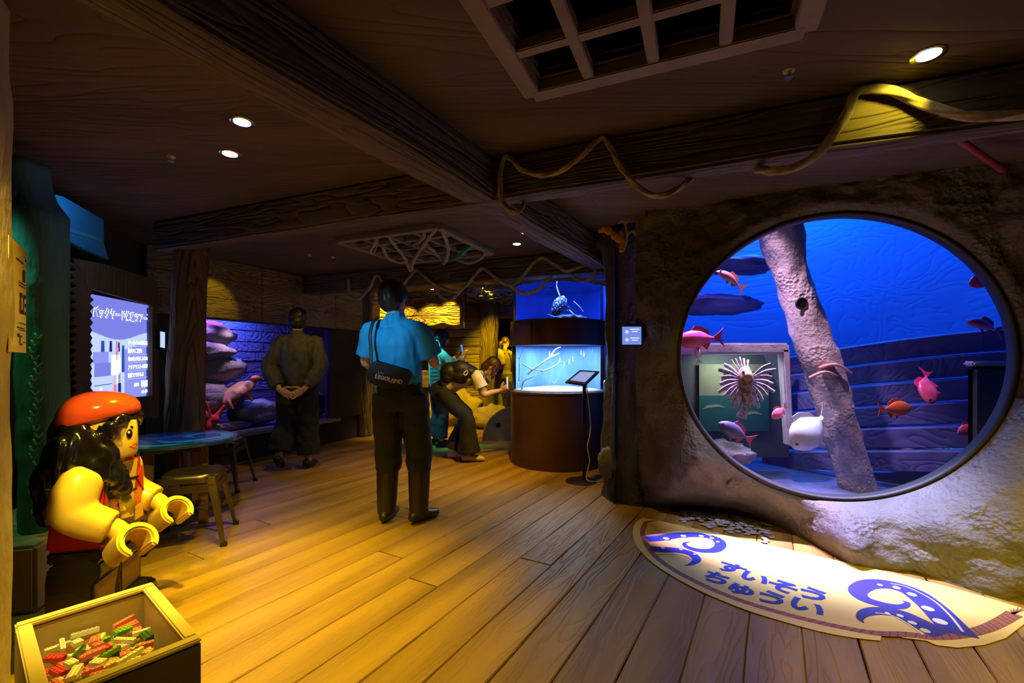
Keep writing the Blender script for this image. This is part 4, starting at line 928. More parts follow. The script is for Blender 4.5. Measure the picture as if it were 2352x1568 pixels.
# spotted fish, rock and lure in the upper tier
M['spotted'] = mat('spotted_skin', (.02, .03, .10), .5); nt = M['spotted'].node_tree; vo = nt.nodes.new('ShaderNodeTexVoronoi'); vo.inputs['Scale'].default_value = 40; tc = [n for n in nt.nodes if n.type == 'TEX_COORD'][0]; nt.links.new(tc.outputs['Object'], vo.inputs['Vector'])
rp = nt.nodes.new('ShaderNodeValToRGB'); rp.color_ramp.elements[0].position = .28; rp.color_ramp.elements[0].color = (.85, .88, .95, 1); rp.color_ramp.elements[1].position = .36; rp.color_ramp.elements[1].color = (.02, .03, .1, 1); nt.links.new(vo.outputs[0], rp.inputs[0]); nt.links.new(rp.outputs[0], nt.nodes['Principled BSDF'].inputs['Base Color'])
sf = thing('spotted_fish', 'dark fish covered in white spots in the upper cylinder tank', 'fish', cpx(1285, 720, -.1))
MB().ell(cpx(1284, 702, -.1), (.075, .05, .12), Matrix.Rotation(R(28), 3, 'Y'), fn=lambda u: 1 + .1 * noise.noise(u * 2)).build('body', M['spotted'], sf, smooth=True)
MB().tube(catmull([cpx(1286, 680, -.1), cpx(1281, 666, -.1), cpx(1277, 652, -.1)], 4), [(.018, .006), (.006, .004)], 8).build('tail', M['branch'], sf, smooth=True)
for x1, y1, x2, y2 in ((1276, 716, 1258, 724), (1298, 700, 1325, 716), (1302, 712, 1330, 732)): MB().tube([cpx(x1, y1, -.1), cpx(x2, y2, -.1)], [(.016, .004), (.026, .004)], 10, roundcap=True).build('fin', M['spotted'], sf, smooth=True)
boulderC = MB().ell(cpx(1315, 731, 0), (.16, .1, .04), nu=30, nv=16, fn=lambda u: 1 + .2 * noise.fractal(u * 2.5, .9, 2, 4)); setp(boulderC.build('rock', M['aqrock'], smooth=True), 'pale rock on the band under the spotted fish', 'rock')
branch('driftwood', 'small white twigs around the rock under the spotted fish', [([cpx(1259, 722), cpx(1275, 727), cpx(1296, 722)], .008, .006), ([cpx(1318, 692), cpx(1332, 705), cpx(1340, 716)], .007, .006), ([cpx(1308, 712), cpx(1318, 722), cpx(1324, 730)], .01, .008)], M['branch'])
# blue tank wall and coral seen in the gap right of the cylinder
struct(MB().box((1.35, 6.35, 1.1), (1.1, .05, 2.2), Matrix.Rotation(R(20), 3, 'Z')).build('wall_gap', M['bluebk2']))
area((1.15, 5.9, 2.2), (1.25, 6.3, 1.0), 14, (.15, .3, 1), .3, .2)
mb = MB(); rk = random.Random(9)
for i in range(7): mb.tube(catmull([V(1.23, 6.05, .8), V(1.2 + rk.uniform(-.05, .1), 6.02, 1.0), V(1.16 + rk.uniform(-.05, .15), 6.0, 1.15 + rk.uniform(0, .2))], 4), [.03, .018], 8, roundcap=True)
mb.ell((1.25, 6.1, .5), (.18, .15, .5)); setp(remesh(mb, 'blue_coral', .012, mat('violet_coral', (.3, .3, .5), .8), it=1), 'branching violet coral in the gap beside the cylinder tank', 'coral')
rd = thing('bollard', 'thin metal rod bollard between the cylinder tank and the pillar', 'post', (.985, 4.78, 0))
MB().cyl((.985, 4.78, 0), (.985, 4.78, .92), .022, n=16).build('shaft', M['steel'], rd, auto=40); MB().lathe([(.024, .92), (.024, .94), (.018, .96), (.002, .965)], (.985, 4.78, 0), 16).build('cap', M['chrome'], rd, smooth=True); MB().lathe([(.05, 0), (.05, .01), (.024, .015)], (.985, 4.78, 0), 16).build('base', M['steel'], rd)
# ---- tablet stand
ts = G(1335, 1105); tsx = ts.x + .02; tsd = ts.y
tg = thing('tablet_stand', 'black tablet on a thin floor stand with round foot and white cable', 'tablet stand', ts)
MB().lathe([(.002, 0), (.15, 0), (.152, .006), (.14, .012), (.02, .02), (.002, .02)], ts, 40).build('foot', M['rubber'], tg, auto=30)
MB().box(ts + V(.03, 0, .48), (.032, .032, .94)).build('pole', M['black'], tg, bevel=.004)
q0, q1, q2, q3 = W(1298, 876, tsd - .12), W(1345, 883, tsd - .14), W(1378, 852, tsd + .06), W(1332, 849, tsd + .08)
nn = (q1 - q0).cross(q3 - q0).normalized(); cen = (q0 + q1 + q2 + q3) / 4
def tq(k): return [cen + (p - cen) * k for p in (q0, q1, q2, q3)]
mb = MB().loft([[p - nn * .022 for p in tq(1)], tq(1)]); hs = mb.build('tablet', M['black'], tg, bevel=.004)
mb = MB().loft([[p + nn * .001 for p in tq(.72)], [p + nn * .003 for p in tq(.72)]]); mb.build('display', emis('tablet_glow', (.45, .5, .95), .75), hs)
MB().tube(catmull([cen + V(.03, .0, -.03), ts + V(.085, -.01, .6), ts + V(.08, -.02, .45), ts + V(.055, -.03, .34), ts + V(.075, -.03, .2), ts + V(.045, -.03, .04), ts + V(.1, -.06, .012), ts + V(.18, -.02, .006), ts + V(.3, .06, .006)], 8), .005, 8).build('cable', M['white'], tg, smooth=True)
# ---- wall tablet on the pillar
wt = thing('wall_tablet', 'blue-framed wall tablet mounted on the dark pillar', 'tablet', W(1450, 795, 3.48)); td = 3.48
def wq(x0, y0, x1, y1, dz): return [W(x0, y1, td - dz), W(x1, y1, td - dz), W(x1, y0, td - dz), W(x0, y0, td - dz)]
MB().loft([wq(1419, 743, 1482, 795, -.10), wq(1419, 743, 1482, 795, 0)]).build('casing', mat('blue_casing', (.02, .06, .22), .4), wt, bevel=.004)
MB().loft([wq(1429, 750, 1473, 791, .001), wq(1429, 750, 1473, 791, .003)]).build('display', emis('wall_tablet_glow', (.22, .30, .85), .9), wt)
for k, (x, y) in enumerate(((1458, 756), (1458, 776))): [MB().box(W(x, y + q, td - .005), (wd_, .001, .0045)).build('print_line', E['white'], wt) for q, wd_ in ((0, .07), (5, .045))]
for y in (762, 780): MB().ell(W(1440, y, td - .005), (.014, .002, .014)).build('fish_icon', E['pale'], wt, smooth=True)
# ---- corals on the pillar top
M['ocoral'] = mat('orange_coral', (.62, .30, .02), .8, 0, (.5, .22, .02), 20, bump=.6, bscale=60); M['gcoral'] = mat('olive_coral', (.42, .40, .08), .8, bump=.4, bscale=60)
mb = MB(); rk = random.Random(2)
for i in range(26):
    t = i / 25; c = W(1380 + 55 * t + rk.uniform(-4, 4), 525 + 38 * t * t + rk.uniform(-6, 6), 3.62); mb.ell(c, (rk.uniform(.016, .026),) * 3, nu=10, nv=7)
for i in range(10):
    t = i / 9; mb.ell(W(1425 + 5 * t + rk.uniform(-4, 4), 535 + 40 * t, 3.62), (.018,) * 3, nu=10, nv=7)
setp(remesh(mb, 'orange_coral', .006, M['ocoral'], it=1), 'knobbly orange coral growing near the top of the dark pillar', 'coral')
mb = MB()
for P in (((1432, 575), (1440, 545), (1436, 515), (1428, 498), (1412, 488)), ((1440, 540), (1455, 530), (1472, 538)), ((1436, 515), (1448, 500)), ((1455, 530), (1462, 545)), ((1430, 505), (1420, 512))): mb.tube(catmull([W(x, y, 3.6 - .002 * i) for i, (x, y) in enumerate(P)], 4), [.012, .007], 8, roundcap=True)
setp(remesh(mb, 'branch_coral', .006, M['gcoral'], it=1), 'olive branching coral beside the orange coral on the pillar', 'coral')
mb = MB()
for i in range(9):
    a = R(100 + i * 17); b = W(1388, 560, 3.63); mb.tube([b, b + V(math.cos(a) * .12, 0, math.sin(a) * .11)], [.006, .003], 6)
setp(remesh(mb, 'fan_coral', .005, mat('dark_coral', (.05, .06, .05), .8), it=1), 'dark fan coral behind the orange coral on the pillar', 'coral')
spot((.7, 2.2, 2.2), W(1425, 535, 3.7), 5, (1, .75, .3), 14, .8)
# ================================================================ BIG TANK CONTENTS
M['trunkm'] = rmat('sunken_trunk', (.38, .33, .36), (.52, .46, .48), (.28, .26, .3))
tl = thing('sunken_log', 'tall crusted tree trunk with a round hole leaning in the big tank', 'log', W(1960, 1095, 3.55))
P = catmull([W(1775, 480, 3.75), W(1800, 560, 3.7), W(1822, 640, 3.68), W(1850, 730, 3.63), W(1878, 820, 3.6), W(1905, 900, 3.58), W(1930, 985, 3.57), W(1970, 1120, 3.55), W(1985, 1180, 3.55)], 10)
rings = []; rad = [.17, .15, .125, .125, .135, .125, .12, .12, .12]
for i, p in enumerate(P):
    d = (P[min(i + 1, len(P) - 1)] - P[max(0, i - 1)]).normalized(); S_, U_ = frame(d); r = lerp_list(rad, i / (len(P) - 1)); ring = []
    for j in range(40):
        a = 2 * math.pi * j / 40; q = V(math.cos(a), math.sin(a), p.z * 3); k = 1 + .16 * noise.fractal(q * 1.3, .9, 2, 4) + .07 * noise.fractal(q * 5, .9, 2, 3) * (1 if p.z < 1.5 else .4)
        ring.append(p + S_ * (r * k * math.cos(a)) + U_ * (r * k * math.sin(a)))
    rings.append(ring)
lg = MB().loft(rings).build('trunk', M['trunkm'], tl, smooth=True)
hp = W(1842, 697, 3.535); MB().lathe([(.002, 0), (.038, 0), (.045, .004), (.05, -.006)], hp, 20, rot=Matrix.Rotation(R(90), 3, 'X') ).build('knot_hole', M['black'], lg)
br = MB()
for px, py, x2, y2 in ((1858, 868, 1925, 862), (1880, 845, 1958, 858)): br.tube(catmull([W(px, py, 3.46), W((px + x2) / 2, min(py, y2) - 8, 3.43), W(x2, y2, 3.44)], 4), [(.02, .012), (.03, .012), (.012, .006)], 8)
remesh(br, 'torn_bark', .007, mat('torn_bark', (.6, .35, .32), .8, bump=.4), lg, 1)
# box frames standing in the tank
M['frame'] = mat('pale_frame', (.62, .60, .72), .7, 0, (.5, .48, .6), 9, bump=.4); M['smoke'] = mat('grey_green_panel', (.10, .12, .14), .5, 0, (.08, .1, .12), 3)
fr = thing('viewing_box', 'pale square frame enclosing a seascape panel in the big tank', 'frame', tp(-.75, .62, .2)); fd = 3.62
def wb(x0, y0, x1, y1, d0, d1): return [W(x0, y1, d0), W(x1, y1, d0), W(x1, y0, d0), W(x0, y0, d0)], [W(x0, y1, d0) + V(0, d1 - d0, 0), W(x1, y1, d0) + V(0, d1 - d0, 0), W(x1, y0, d0) + V(0, d1 - d0, 0), W(x0, y0, d0) + V(0, d1 - d0, 0)]
MB().loft(list(wb(1552, 787, 1815, 812, fd, fd + .45))).build('top_board', M['frame'], fr, bevel=.015)
a_ = [W(1797, 800, fd), W(1816, 800, fd), W(1824, 1025, fd), W(1812, 1025, fd)]
MB().loft([a_, [p + V(.01, .10, 0) for p in a_]]).build('side_board', M['frame'], fr, bevel=.012)
MB().loft(list(wb(1560, 800, 1812, 1050, fd + .44, fd + .47))).build('back_board', M['smoke'], fr)
pc = thing('seascape_panel', 'muted seascape panel with pale hill and teal sea inside the box frame', 'picture', W(1690, 1000, fd + .40))
pd = fd + .40; pm_ = lambda n, c: mat('seascape_' + n, c, .6)
MB().loft(list(wb(1606, 836, 1766, 990, pd, pd + .008))).build('sky_area', pm_('sky', (.30, .31, .20)), pc)
MB().loft(list(wb(1606, 908, 1766, 990, pd - .004, pd))).build('sea_area', pm_('sea', (.02, .13, .15)), pc)
def ppoly(name, pts, m, dd): 
    a = [W(x, y, pd - dd) for x, y in pts]; mb = MB().loft([a, [p + V(0, .002, 0) for p in a]]); mb.f = [f for f in mb.f if len(f) == 4 and len(pts) != 4 or len(f) <= 4]; n = len(a)
    tri = geometry.tessellate_polygon([[V(x, -y, 0) for x, y in pts]]); mb.f += [tuple(t) for t in tri]; mb.m = [0] * len(mb.f); mb.build(name, m, pc)
ppoly('hill', [(1650, 908), (1690, 888), (1718, 882), (1742, 898), (1762, 908)], pm_('hill', (.42, .45, .36)), .003)
ppoly('swell', [(1612, 940), (1626, 930), (1650, 928), (1668, 936), (1650, 934), (1630, 936)], pm_('foam', (.36, .42, .28)), .007)
ppoly('swell', [(1690, 958), (1708, 946), (1735, 944), (1752, 952), (1732, 950), (1710, 954)], bpy.data.materials['seascape_foam'], .007)
bx2 = thing('stone_slab', 'dark grey-green slab with pale rounded edge in the big tank', 'panel', tp(.72, .4, .2)); d2 = 3.05
MB().loft(list(wb(2234, 838, 2420, 1040, d2, d2 + .06))).build('slab', M['smoke'], bx2, bevel=.03); MB().loft(list(wb(2236, 829, 2420, 841, d2 - .01, d2 + .07))).build('edge', M['frame'], bx2, bevel=.012)
bt = thing('sunken_boat', 'flat brown pointed boat lying on the tank bottom', 'boat', W(1950, 1020, 4.4))
pts = [(1880, 1010), (1925, 975), (1975, 958), (2020, 965), (2052, 992), (2015, 1015), (1965, 1030), (1915, 1030)]
a = [W(x, y, 4.4 - .001 * (y - 990)) for x, y in pts]; mb = MB(); n = len(a); mb.add(a + [p + V(0, .06, -.03) for p in a] , [tuple(range(n)), tuple(reversed(range(n, 2 * n)))] + [(i, (i + 1) % n, n + (i + 1) % n, n + i) for i in range(n)]); mb.build('hull', mat('boat_brown', (.32, .17, .12), .7, bump=.3), bt, bevel=.012)
a = [W(x, y, 4.38) for x, y in ((1960, 985), (1990, 972), (1998, 1000), (1975, 1012))]; MB().loft([a, [p + V(0, .02, 0) for p in a]]).build('hatch', M['black'], bt)
# hull of a wreck and rocks on the back
wk = thing('wreck_hull', 'curved violet wooden wreck hull along the back of the big tank', 'wreck', tp(.9, 1.6, .2))
for k in range(6):
    z1 = 1.42 - k * .17; rings = []
    for i in range(17):
        t = i / 16; s = -.15 + 2.0 * t; m_ = 1.75 - .75 * math.sin(t * 2.2) - .05 * k; zt_ = z1 - .28 * (1 - t) ** 2
        e = .01 * noise.noise(V(t * 9, k, 1)); rings.append([tp(s, m_ + e, zt_), tp(s, m_ + e - .03, zt_ - .012), tp(s, m_ + e - .03, zt_ - .155), tp(s, m_ + e, zt_ - .165)])
    MB().loft(rings).build('hull_plank', M['tankwood'], wk)
for i, (px, py, d, r, s_) in enumerate(((1650, 700, 4.5, (.4, .25, .1), 3), (1700, 610, 4.5, (.35, .2, .09), 6), (2010, 900, 4.5, (.3, .2, .12), 8), (1640, 1040, 3.75, (.3, .2, .1), 4), (2120, 1030, 3.8, (.5, .3, .1), 9))):
    mb = MB().ell(W(px, py, d), r, nu=30, nv=18, fn=lambda u: 1 + .25 * noise.fractal(u * 1.9 + V(s_, 1, 2), .9, 2, 4)); setp(mb.build('rock', M['tankwood'] if i < 3 else M['aqrock'], smooth=True), ('blue ledge rock above the box frame at the back of the big tank', 'upper blue ledge rock beside the leaning log in the big tank', 'blue mound behind the orange fish in the big tank', 'low rock under the dark fish in the big tank', 'low rock under the slab at the bottom of the big tank')[i], 'rock')
area(W(1690, 822, fd + .16), W(1690, 930, fd + .4), 2.2, (.8, .95, .8), .3, .1)  # added lamp that brightens the seascape panel inside the frame
# yellow dots on the wreck
M['ydot'] = mat('yellow_disc', (.75, .6, .05), .5)
# ---- fish
def fish(lab, px, py, d, L, ang, col, belly=None, h=.36, yaw=0.0, tail=None, cat='fish', fins=None, name='fish', bend=0, thick=.16):
    """head direction: ang in the picture plane (0 = right, 90 = up), yaw turns it towards the back"""
    c = W(px, py, d); t = thing(name, lab, cat, c)
    vx = V(math.cos(R(ang)) * math.cos(yaw), math.sin(yaw), math.sin(R(ang)) * math.cos(yaw)); view = V(c.x, c.y, 0).normalized()
    up = V(-math.sin(R(ang)), 0, math.cos(R(ang)));
    if abs(ang) > 90: up = -up
    side = vx.cross(up).normalized(); m = mat('fish_skin', col, .35, 0, belly or tuple(min(1, k * 1.3) for k in col), 14, coat=.2); mf = mat('fish_fin', fins or col, .5)
    prof = [(-.5, .05), (-.42, .09), (-.3, .26), (-.12, .46), (.08, .5), (.26, .42), (.38, .29), (.46, .15), (.5, .05)]
    rings = []
    for x, r in prof:
        b = bend * (x * x - .1); ring = []
        for j in range(20):
            a = 2 * math.pi * j / 20; ring.append(c + vx * (x * L * .78 + .08 * L) + up * (math.sin(a) * r * h * L + b * L) + side * (math.cos(a) * r * thick * 2 * L * .5 * (1.2 if x > 0 else 1)))
        rings.append(ring)
    body = MB().loft(rings).build('body', m, t, smooth=True)
    def fin(nm, pts, th=.006):
        a = [c + vx * (x * L) + up * (y * L + bend * ((x * x) - .1) * L) for x, y in pts]; mb = MB(); n = len(a)
        tri = geometry.tessellate_polygon([[V(x, y, 0) for x, y in pts]]); A = [p + side * (th * .5 * L * 2) for p in a]; B = [p - side * (th * .5 * L * 2) for p in a]
        mb.add(A + B, [tuple(q) for q in tri] + [tuple(n + i for i in q) for q in tri] + [(i, (i + 1) % n, n + (i + 1) % n, n + i) for i in range(n)]); return mb.build(nm, mf, t)
    hh = h * .5
    fin('tail_fin', [(-.28, .02), (-.40, .10), (-.5, .19), (-.455, .06), (-.43, 0), (-.455, -.06), (-.5, -.19), (-.40, -.10), (-.28, -.02)])
    fin('dorsal_fin', [(.18, hh * .8), (.08, hh + .09), (-.06, hh + .06), (-.2, hh * .45 + .08), (-.22, hh * .35)])
    fin('anal_fin', [(-.06, -hh * .8), (-.14, -hh - .05), (-.22, -hh * .4 - .03), (-.22, -hh * .3)])
    fin('pelvic_fin', [(.12, -hh * .85), (.02, -hh - .08), (.0, -hh * .9)])
    for s_ in (-1, 1):
        e = MB().ell(c + vx * (.39 * L) + up * (.03 * L) + side * (s_ * thick * .30 * L), (.026 * L,) * 3, nu=10, nv=8).build('eye', M['black'], body, smooth=True)
    return t
PK = (.8, .06, .22); OR = (.75, .12, .05)
fish('bright pink fish hovering over the box frame by the window rim', 1606, 778, 3.3, .36, 184, PK, (.85, .1, .3))
fish('slim brown-pink fish high by the leaning trunk and window rim', 1678, 642, 3.5, .27, 145, (.5, .16, .2), (.65, .3, .35), h=.24, bend=-.25)
fish('pink fish cut off by the upper window rim opposite the log', 2262, 640, 3.0, .24, 200, PK, h=.42)
fish('pink fish gliding above the wreck hull beside the slab', 2262, 748, 3.15, .27, 165, (.6, .1, .3), h=.26, bend=-.2)
fish('glowing pink fish diving head down above the orange fish', 2130, 888, 3.2, .30, 248, (.85, .05, .22), (.95, .2, .4), h=.5, yaw=-.5)
fish('orange fish swimming below the glowing pink fish', 2056, 938, 3.25, .25, 2, OR, (.8, .2, .08), h=.44)
fish('small pink fish beside the side board of the box frame', 1790, 946, 3.35, .15, 222, (.75, .15, .25), h=.5)
fish('large white fish in front of the leaning log', 1862, 985, 3.3, .40, 226, (.8, .82, .88), (.6, .64, .75), h=.62, fins=(.75, .78, .85), thick=.22)
fish('dark grey fish with pink fins near the lower window rim', 1690, 992, 3.2, .29, 152, (.06, .06, .12), (.12, .1, .2), h=.36, fins=(.6, .1, .2))
fish('pink fish half hidden behind the grey-green slab', 2222, 985, 3.12, .16, 205, (.8, .12, .2), h=.5)
fish('small silver fish under the top board of the box frame', 1602, 812, 3.4, .15, 100, (.6, .62, .66), h=.3, fins=(.8, .82, .85))
# lionfish
lf = thing('lionfish', 'striped lionfish with spread fan fins in front of the seascape panel', 'fish', W(1712, 880, 3.3)); c = W(1712, 880, 3.3)
M['lion'] = mat('lionfish_skin', (.36, .24, .13), .5, 0, (.10, .06, .05), 26, mixlo=.45, mixhi=.55); M['lionfin'] = mat('lionfish_fin', (.46, .42, .50), .6, 0, (.16, .12, .18), 45, mixlo=.5, mixhi=.6)
MB().loft([[c + V(math.cos(a) * r * 1.0, math.sin(a) * r * .8, z) for a in [2 * math.pi * j / 20 for j in range(20)]] for z, r in ((.125, .008), (.115, .03), (.08, .05), (.03, .055), (-.03, .05), (-.09, .032), (-.14, .018), (-.16, .01))]).build('body', M['lion'], lf, smooth=True)
MB().ell(c + V(0, -.03, .055), (.035, .028, .045)).build('snout', mat('lion_snout', (.55, .42, .2), .6), lf, smooth=True)
for s_ in (-1, 1):
    for i in range(9):
        a = R(35 - i * 15); L = .17 + .02 * math.sin(i * 2); b = c + V(s_ * .03, -.01, .04 - i * .006); e = b + V(s_ * math.cos(a) * L, -.02 + .004 * i, math.sin(a) * L)
        MB().tube(catmull([b, (b + e) / 2 + V(0, 0, .012), e], 4), [(.0025, .0015), (.007, .0015), (.016, .0015), (.012, .0015)], 8, side=(-math.sin(a), 0, math.cos(a)), roundcap=True).build('fin_ray', M['lionfin'], lf, smooth=True)
for s_ in (-1, 1):
    b = c + V(s_ * .03, .004, .02); pts_ = [b] + [b + V(s_ * math.cos(R(38 - q * 12)) * (.13 + .012 * (q % 2)), .0, math.sin(R(38 - q * 12)) * (.13 + .012 * (q % 2))) for q in range(11)]
    n = len(pts_); MB().add(pts_ + [p + V(0, .003, 0) for p in pts_], [(0, q, q + 1) for q in range(1, n - 1)] + [(n, n + q + 1, n + q) for q in range(1, n - 1)] + [(q, n + q, n + q + 1, q + 1) for q in range(1, n - 1)]).build('fin_web', M['lionfin'], lf)
for i in range(5): MB().tube([c + V(-.03 + .015 * i, .03, .09), c + V(-.07 + .03 * i, .06, .19 - .01 * abs(i - 2))], [(.005, .003), (.008, .003)], 6, roundcap=True).build('spine', M['lionfin'], lf, smooth=True)
MB().tube([c + V(0, 0, -.14), c + V(-.01, 0, -.2), c + V(-.03, 0, -.25)], [(.012, .004), (.032, .004), (.04, .003)], 10, side=(1, 0, 0), roundcap=True).build('tail_fin', M['lionfin'], lf, smooth=True)
for s_ in (-1, 1): MB().ell(c + V(s_ * .03, -.035, .085), (.009,) * 3, nu=10, nv=8).build('eye', M['black'], lf, smooth=True)
for s_ in (-1, 1): MB().tube([c + V(s_ * .02, -.01, -.05), c + V(s_ * .075, -.01, -.15)], [(.008, .003), (.026, .003)], 8, side=(1, 0, .3), roundcap=True).build('pelvic_fin', M['lionfin'], lf, smooth=True)
# ================================================================ FLOOR DECAL, COINS, ROPES, LAMPS
M['dyel'] = mat('decal_yellow', (.80, .62, .16), .45, 0, (.78, .6, .16), 3); M['dblue'] = mat('decal_blue', (.012, .035, .42), .45); M['dviolet'] = mat('decal_violet', (.05, .035, .32), .45); M['dwhite'] = mat('decal_white', (.85, .84, .8), .45); M['dbrown'] = mat('decal_rope', (.36, .13, .05), .5); M['dline'] = mat('decal_rope_line', (.16, .055, .025), .5); M['dedge'] = mat('decal_pale_edge', (.9, .72, .25), .45)
DO = G(1475, 1190); dc = thing('floor_decal', 'yellow boat-shaped floor decal with blue tentacles, printed rope and Japanese lettering', 'decal', DO)
def flatpoly(name, pts, m, z, parent=dc, th=.0012):
    a = [V(p.x, p.y, z) for p in pts]; n = len(a); tri = geometry.tessellate_polygon([a]); mb = MB()
    fs_ = []
    for t in tri:
        x0, x1, x2 = [a[i] for i in t]; fs_.append(tuple(t) if (x1 - x0).cross(x2 - x0).z > 0 else (t[0], t[2], t[1]))
    mb.add(a + [V(p.x, p.y, z - th) for p in a], fs_ + [(i, (i + 1) % n, n + (i + 1) % n, n + i) for i in range(n)]); return mb.build(name, m, parent)
lowp = [(1477, 1190), (1462, 1200), (1454, 1217), (1456, 1240), (1472, 1268), (1500, 1295), (1545, 1325), (1600, 1355), (1660, 1382), (1725, 1407), (1800, 1430), (1880, 1452), (1960, 1467), (2022, 1474)]
tail_ = [(2028, 1453), (2075, 1467), (2128, 1474), (2150, 1484), (2200, 1490), (2260, 1484), (2310, 1468), (2352, 1436), (2375, 1415)]
topp = [(2360, 1403), (2280, 1378), (2180, 1350), (2050, 1318), (1900, 1284), (1760, 1252), (1640, 1225), (1540, 1203)]
out = [p for p in catmull([G(*p) for p in lowp], 3)] + [G(*p) for p in tail_] + [p for p in catmull([G(*p) for p in topp], 2)]
flatpoly('sheet', out, M['dyel'], .0062)
def ribbon(name, pts, w0, w1, m, z, parent=dc, n=8, wf=None):
    P = catmull([G(*p) for p in pts], n); L, Rr = [], []
    for i, p in enumerate(P):
        d = (P[min(i + 1, len(P) - 1)] - P[max(i - 1, 0)]).normalized(); nn = V(-d.y, d.x, 0); t = i / (len(P) - 1); w_ = (wf(t) if wf else w0 + (w1 - w0) * t) / 2
        L.append(V(p.x, p.y, z) + nn * w_); Rr.append(V(p.x, p.y, z) - nn * w_)
    k = len(L); mb = MB().add(L + Rr + [p - V(0, 0, .0012) for p in L + Rr], [(i, i + 1, k + i + 1, k + i) for i in range(k - 1)] + [(2 * k + i, 2 * k + i + 1, i + 1, i) for i in range(k - 1)] + [(k + i, k + i + 1, 3 * k + i + 1, 3 * k + i) for i in range(k - 1)]); return mb.build(name, m, parent), P
rp_, RP = ribbon('rope_print', [(1484, 1200), (1476, 1222), (1482, 1246), (1502, 1276), (1540, 1306), (1590, 1334), (1650, 1362), (1720, 1388), (1800, 1412), (1880, 1432), (1960, 1449), (2020, 1458), (2080, 1460), (2140, 1466), (2200, 1462), (2260, 1448), (2300, 1430), (2330, 1412)], .034, .055, M['dbrown'], .0074, n=10, wf=lambda t: .034 + .02 * max(0, t - .6) / .4)
acc = 0; nxt = .03
for i in range(1, len(RP)):
    acc += (RP[i] - RP[i - 1]).length
    if acc > nxt:
        nxt = acc + .03; d = (RP[i] - RP[i - 1]).normalized(); nn = V(-d.y, d.x, 0); w_ = .017 + .009 * max(0, i / len(RP) - .6) / .4; p = RP[i]
        a, b = p + nn * w_ * .95 + d * .014, p - nn * w_ * .95 - d * .014; e = d * .0025
        flatpoly('rope_strand_line', [a - e, b - e, b + e, a + e], M['dline'], .0082, rp_)
TZ_ = .0073
def tent(pts, w0, col, suck, wf=None):
    global TZ_; TZ_ += .00012; o, P = ribbon('tentacle', pts, w0, .012, col, TZ_, n=8, wf=wf); L = [(P[i + 1] - P[i]).length for i in range(len(P) - 1)]
    for f, r, s_ in suck:
        i = int(f * (len(P) - 1)); d = (P[min(i + 1, len(P) - 1)] - P[i - 1]).normalized(); nn = V(-d.y, d.x, 0); c = P[i] + nn * s_
        flatpoly('sucker', [c + V(math.cos(a) * r, math.sin(a) * r, 0) for a in [2 * math.pi * k / 14 for k in range(14)]], M['dwhite'], .0086, o); 
        flatpoly('sucker_ring', [c + V(math.cos(a) * r * 1.25 + .3 * r, math.sin(a) * r * 1.25 - .2 * r, 0) for a in [2 * math.pi * k / 14 for k in range(14)]], M['dblue'], .0080, o)
    return o, P
def wft(a, b, c_): return lambda t: interp(t, [0, .25, .7, 1], [a, a * .95, b, c_])
o, P = tent([(1484, 1240), (1515, 1238), (1560, 1231), (1610, 1231), (1645, 1240), (1655, 1254), (1640, 1266), (1605, 1266), (1578, 1258), (1572, 1250), (1584, 1246)], .10, M['dblue'], ((.13, .02, -.02), (.22, .018, -.02), (.31, .016, -.018), (.38, .014, -.015), (.45, .011, -.012)), wft(.085, .055, .004))
ribbon('tentacle_line', [(1498, 1232), (1545, 1224), (1600, 1224), (1635, 1234)], .008, .005, M['dwhite'], .0088, o)
o, P = tent([(1492, 1262), (1520, 1264), (1555, 1266), (1585, 1273), (1600, 1286), (1590, 1297), (1572, 1301)], .08, M['dblue'], ((.2, .011, .02), (.38, .010, .018), (.55, .009, .015)), wft(.08, .05, .004))
ribbon('tentacle_line', [(1505, 1276), (1540, 1274), (1572, 1279), (1592, 1290)], .007, .004, M['dwhite'], .0088, o)
o, P = tent([(2205, 1462), (2175, 1430), (2140, 1395), (2095, 1362), (2040, 1345), (1995, 1345), (1970, 1360), (1985, 1378), (2030, 1392), (2070, 1396), (2085, 1388), (2072, 1382)], .12, M['dviolet'], ((.08, .026, .03), (.17, .024, .03), (.26, .02, .025), (.34, .017, .02), (.41, .012, .015)), wft(.125, .06, .004))
ribbon('tentacle_line', [(2212, 1455), (2180, 1415), (2140, 1380), (2085, 1352), (2045, 1343)], .010, .005, M['dwhite'], .0088, o)
o, P = tent([(2165, 1462), (2140, 1450), (2108, 1432), (2065, 1412), (2015, 1406), (1985, 1412), (1975, 1424), (1985, 1434)], .10, M['dviolet'], ((.15, .018, .035), (.3, .016, .03), (.42, .013, .022), (.53, .010, .018)), wft(.11, .05, .004))
ribbon('tentacle_line', [(2120, 1462), (2085, 1436), (2045, 1416), (2010, 1411)], .008, .004, M['dwhite'], .0088, o)
tx_ = V(.68, -.733, 0); ty_ = V(.733, .68, 0)
for ch, px, py, s_ in (('す', 1677, 1308, .15), ('い', 1731, 1330, .15), ('そ', 1797, 1351, .15), ('う', 1866, 1369, .155), ('ち', 1644, 1331, .15), ('ゅ', 1702, 1356, .155), ('う', 1770, 1378, .155), ('い', 1851, 1397, .16)):
    p = G(px, py); text(ch, s_, M['dblue'], dc, V(p.x, p.y, .0075), tx_, ty_, name='letter', depth=.0006, bold=.006)
for i in range(5): ribbon('rope_tuft', [(2326, 1414), (2322 + i * 7, 1404), (2318 + i * 10, 1398 + abs(i - 2) * 2)], .008, .003, M['dbrown'], .0074, n=3)
for i in range(5): ribbon('rope_tuft', [(1486, 1202), (1486 + i * 4, 1198), (1486 + i * 6, 1197)], .006, .003, M['dbrown'], .0074, n=3)
